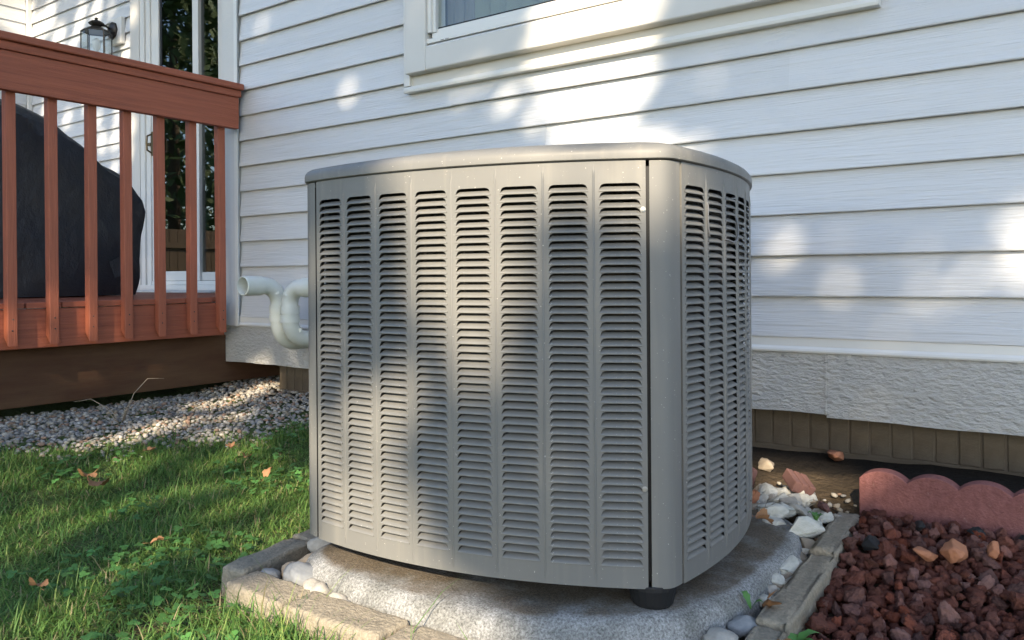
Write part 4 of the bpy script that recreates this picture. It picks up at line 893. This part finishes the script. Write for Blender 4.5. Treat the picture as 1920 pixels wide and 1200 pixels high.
leaves = [(-2.49, 1.275, .058, 'large pale brown curled leaf lying on the lawn', 1.0), (-2.63, 1.32, .055, 'tan curled leaf just behind the large pale leaf', .85), (-2.97, 1.56, .10, 'brown leaf at the edge of the gravel', .55), (-2.78, 1.62, .07, 'orange brown leaf at the back of the lawn', .6), (-2.52, 1.775, .085, 'small russet leaf near the cabinet end of the gravel', .6), (-2.33, 1.70, .085, 'thin dark brown leaf in the grass', .6), (-2.12, 1.63, .075, 'small reddish leaf beside the cabinet', .5), (-1.845, 1.095, .05, 'small dull brown leaf low in the lawn', .42), (-1.79, .79, .05, 'pale leaf sunk in the grass at the bottom left', .6)]
for i, (x, y_, z, lab, s_) in enumerate(leaves):
    me = leaf_mesh(i + 1, 5 if i % 2 else 3, .5 + .2 * (i % 3)); o = link('fallen_leaf', me, 'dry_leaf', smooth=True); s_ *= (.046 if i < 2 else .040); o.scale = (s_, s_, s_); o.location = (x, y_, z + .014); o.rotation_euler = (rnd.uniform(-.5, .5), rnd.uniform(-.5, .2), rnd.uniform(0, 6)); tag(o, lab, 'leaf', 'fallen leaves on the lawn')
for (x, y_, z, s_, lab, r_) in ((-.628, 1.885, .125, .024, 'brown curled leaf on the limestone rubble', (.3, .4, 1)), (-.492, 1.487, .095, .026, 'narrow rust brown leaf standing beside the nearest edging block', (1.2, .6, 2)), (-.415, 1.345, .075, .034, 'tan curled leaf at the foot of the nearest edging block', (1.0, .2, .5))):
    o = link('dry_leaf', leaf_mesh(int(s_ * 1e4), 3, 1.2), 'dry_leaf', smooth=True); o.scale = (s_, s_ * .6, s_); o.location = (x, y_, z); o.rotation_euler = r_; tag(o, lab, 'leaf')
# green weeds on the right
def weed(name, loc, blades, label):
    e = empty(name, loc); tag(e, label, 'weed')
    for (a, l, w, lift) in blades:
        vs = []; fs = []; nseg = 8
        for i in range(nseg + 1):
            t = i / nseg; hw = w * (.18 + math.sin(min(1, t * 1.15) * math.pi) * (.8 + .45 * (i % 2))) * (1 if t < .98 else .1); z = lift * math.sin(t * 2.2); r_ = l * t
            for s_ in (-1, 0, 1): vs.append((math.cos(a) * r_ - math.sin(a) * hw * s_, math.sin(a) * r_ + math.cos(a) * hw * s_, z + abs(s_) * hw * .35))
        for i in range(nseg):
            for s_ in (0, 1): fs.append((i*3+s_, i*3+s_+1, i*3+s_+4, i*3+s_+3))
        o = MB().add(vs, fs).build('leaf', 'green_leaf', e, 0, True)
    return e
weed('dandelion', (-.420, 1.395, .06), [(.75, .060, .008, .028), (.35, .05, .007, .02), (1.5, .03, .006, .02)], 'green dandelion leaves growing between edging block and lava rock')
weed('weed_sprout', (-.512, 1.465, .085), [(2.6, .030, .006, .025), (.2, .024, .005, .018)], 'small green sprout between the pad and the nearest edging block')
weed('weed_sprout', (-.535, 1.985, .11), [(.5, .02, .006, .02), (2, .022, .006, .02), (3.6, .02, .006, .025), (5, .02, .006, .02)], 'little green tuft behind the big limestone chunk')

# ------------------------------------------------------------------ unseen shade tree towards the sun, crown holes cut to place the sun patches
GAPS = [(-1.60,2.52,1.648,.06),(-1.43,2.52,1.556,.12),(-1.294,2.52,1.622,.10),(-1.47,2.52,1.414,.11),(-1.338,2.52,1.388,.09),(-1.53,2.52,1.264,.06),(-1.40,2.52,1.225,.05),(-1.215,2.52,1.114,.05),(-1.63,2.52,1.50,.05),(-1.30,2.52,1.13,.04),(-1.09,2.52,1.11,.005),(-1.951,2.52,1.479,-.008),(-2.06,2.52,1.43,-.01),(-1.80,2.52,1.395,.008),(-1.70,2.52,1.30,.01),(-1.87,2.52,1.40,-.008),(-2.708,2.52,1.554,.008),(-3.308,2.52,1.968,-.002),(-1.006,2.52,1.339,-.012),(-.768,2.52,.801,.014),(-.612,2.52,.677,-.006),(-.481,2.52,.531,-.008),(-.140,2.52,.825,.012),(-.14,2.52,.712,.008),(-.265,2.52,.698,.002),(-.37,2.52,.662,-.012),(-.511,2.52,.313,-.002),(-.863,2.52,.408,-.004),(-3.066,2.52,.353,-.008),(-3.587,2.52,2.075,0.0),(-.04,2.52,.78,.02),
 (-1.048,1.151,0.926,0.072),(-0.966,1.165,0.92,0.082),(-0.883,1.186,0.917,0.092),(-0.825,1.205,0.907,0.062),(-0.903,1.181,0.887,0.082),(-0.967,1.165,0.88,0.072),(-0.668,1.276,0.877,0.047),(-1.013,1.157,0.772,0.03),(-1.013,1.156,0.721,0.04),(-1.003,1.159,0.681,0.03),(-0.935,1.173,0.799,0.028),(-0.914,1.178,0.838,0.03),(-0.931,1.173,0.602,0.028),(-0.926,1.174,0.562,0.03),(-0.865,1.191,0.661,0.022),(-1.176,1.144,0.265,0.05),(-1.176,1.143,0.201,0.065),(-1.223,1.144,0.16,0.055),(-1.106,1.147,0.187,0.05),(-1.321,1.15,0.725,0.02),(-1.326,1.151,0.331,0.02),(-0.629,1.357,0.882,0.062),
 (-1.216,1.181,0.08,0.08),(-1.103,1.173,0.08,0.07),(-1.202,1.041,0.08,0.08),(-1.033,1.016,0.08,0.1),(-1.142,0.94,0.08,0.09),(-0.941,1.053,0.08,0.08),(-1.226,0.937,0.08,0.065),(-1.131,1.03,0.08,0.08),(-0.883,1.056,0.08,0.07),(-1.716,1.248,0.04,0.025),(-1.898,1.174,0.04,0.025),(-2.049,1.419,0.04,0.03),(-1.624,0.747,0.04,0.03),(-1.851,1.489,0.04,0.03),(-2.716,1.52,0.04,0.025),(-2.459,1.076,0.04,0.025),(-1.457,0.923,0.04,0.03),
 (-3.373,2.282,.1,.05),(-3.386,2.469,.1,.05),(-3.4,2.673,.1,.05),(-3.094,1.845,.1,.045),(-3.133,1.966,.1,.03),(-3.005,1.64,.1,.03),(-3.076,2.16,.1,.03),(-.72,2.36,.1,.06),(-.66,2.38,.1,.065),(-.60,2.41,.1,.05),(-.79,2.43,.1,.04),
 (-3.52,1.444,.53,.02),(-3.52,1.771,.525,.022),(-3.52,1.794,.505,.016),(-3.52,1.95,.51,.022),(-3.52,2.103,.50,.008),(-3.52,1.606,.52,-.005),(-7.736,3.55,3.119,.08),(-7.944,3.55,3.011,.08),(-7.539,3.55,2.889,.07),(-7.155,3.55,3.006,.05),(-6.883,3.55,2.999,.05),(-7.347,3.55,2.713,.06),(-6.462,3.55,2.521,.05),(-6.391,3.55,1.725,.06),(-6.596,3.55,1.877,.05),(-6.106,3.55,2.293,.04),(-8.1,3.365,3.117,.08),(-8.1,3.48,3.271,.06)]
GAPS += [(-1.32,.93,.06,.07),(-1.18,.90,.06,.08),(-1.05,.94,.06,.09),(-.93,.99,.06,.08),(-1.24,1.03,.08,.07),(-1.42,.88,.05,.04)]
for _ in range(95): GAPS.append((nr.uniform(-3.1, -1.35), nr.uniform(.6, 2.1), .05, nr.uniform(-.012, .026)))
for _ in range(26): GAPS.append((nr.uniform(-8, -6), 3.55, nr.uniform(1.6, 3.3), nr.uniform(.0, .04)))
S = np.array(SUN); E1 = np.array(Vector((0, 0, 1)).cross(SUN).normalized()); E2 = np.cross(S, E1)
gq = np.array(GAPS); ga, gb = gq[:, :3] @ E1, gq[:, :3] @ E2
A0, A1, B0, B1 = ga.min() - 1.0, max(ga.max() + 1.2, 1.6), -.45, gb.max() + .8
DIST = 10.8
cs = .062; na, nb = int((A1 - A0) / cs), int((B1 - B0) / cs)
aa, bb = np.meshgrid(A0 + (np.arange(na) + .5) * cs, B0 + (np.arange(nb) + .5) * cs)
aa = np.repeat(aa.ravel(), 8) + nr.uniform(-cs, cs, na * nb * 8); bb = np.repeat(bb.ravel(), 8) + nr.uniform(-cs, cs, na * nb * 8)
dd = DIST + nr.uniform(-1, 1, len(aa)) * (.7 + .9 * np.sqrt(np.clip(1 - ((aa - (A0 + A1) / 2) / ((A1 - A0) / 2)) ** 2, 0, 1)))
keep = np.ones(len(aa), bool); LS = .045
for (p, q, r) in zip(ga, gb, gq[:, 3]): keep &= (aa - p) ** 2 + (bb - q) ** 2 > (r + LS * .95) ** 2
aa, bb, dd = aa[keep], bb[keep], dd[keep]; n = len(aa)
ctr = aa[:, None] * E1 + bb[:, None] * E2 + dd[:, None] * S
n1 = nr.normal(0, 1, (n, 3)) * .55 + S; n1 /= np.linalg.norm(n1, axis=1)[:, None]
u_ = np.cross(n1, nr.normal(0, 1, (n, 3))); u_ /= np.linalg.norm(u_, axis=1)[:, None]; w_ = np.cross(n1, u_)
sz = nr.uniform(.75, 1.2, n)[:, None] * LS
V = np.stack([ctr - u_ * sz * 1.25, ctr + w_ * sz * .75, ctr + u_ * sz * 1.25, ctr - w_ * sz * .75], 1).reshape(-1, 3)
tree = empty('shade_tree', (*(np.array(SUN)[:2] * DIST * 1.0), 0)); tag(tree, 'unseen tall shade tree behind the photographer, crown holes cut for the sun patches', 'tree')
tl = Vector(tree.location)
def tpart(o): o.parent = tree; o.matrix_parent_inverse = Matrix.Translation(-tl); return o
tpart(link('crown', mesh_np('crown', V, np.arange(n * 4).reshape(-1, 4)), 'leaf'))
cc = ((A0 + A1) / 2 * E1 + (B0 + B1) / 2 * E2 + DIST * S)
tx, ty = float(cc[0]) , float(cc[1])
tpart(MB().tube([(tx, ty, -.2), (tx + .05, ty, 1.5), (tx - .05, ty + .05, 3.2), (tx, ty, 5.0), (tx + .1, ty, 7)], [.36, .27, .23, .18, .10], 14).build('trunk', 'bark', None, 0, True))

# evergreens and fence across the garden (mirrored in the door glass)
def conifer(x, y_, h, r, seed, label):
    e = empty('evergreen_tree', (x, y_, 0)); tag(e, label, 'tree', 'evergreen trees across the garden'); q = np.random.default_rng(seed)
    n = 3400; t = q.random(n) ** .8; rad = r * (1 - t) ** .8 * np.sqrt(q.uniform(.25, 1, n)); a = q.uniform(0, 6.28, n)
    c = np.stack([rad * np.cos(a), rad * np.sin(a), .3 + t * h], 1) + q.normal(0, .06, (n, 3)); nn = q.normal(0, 1, (n, 3)); uu = np.cross(nn, q.normal(0, 1, (n, 3))); uu /= np.linalg.norm(uu, axis=1)[:, None]; ww = np.cross(nn, uu); ww /= np.linalg.norm(ww, axis=1)[:, None]
    s_ = q.uniform(.08, .2, n)[:, None]; V = np.stack([c - uu * s_, c + ww * s_ * .4, c + uu * s_, c - ww * s_ * .4], 1).reshape(-1, 3)
    link('crown', mesh_np('crown', V, np.arange(n * 4).reshape(-1, 4)), 'evergreen', e)
    MB().tube([(0, 0, -.2), (0, 0, h * .5), (0, 0, h)], [.14, .09, .02], 10).build('trunk', 'bark', e, 0, True)
conifer(-13.5, -1.2, 7.5, 1.9, 1, 'evergreen tree nearest the deck across the garden'); conifer(-15.5, -3.5, 8.5, 2.1, 2, 'tallest evergreen tree across the garden'); conifer(-17.5, -.8, 8, 2.0, 3, 'evergreen tree farthest across the garden')
fe = empty('garden_fence', (-11.8, -2, 0)); tag(fe, 'brown board fence across the garden', 'fence')
for k in range(42):
    o = box('fence_board', (-.01, -.068, .03), (.01, .068, 1.5), 'fence', fe, .003); o.location = (0, -3.2 + k * .145, 0)
for z in (.35, 1.2): box('fence_rail', (.012, -3.3, z), (.05, 2.9, z + .09), 'fence', fe, .003)
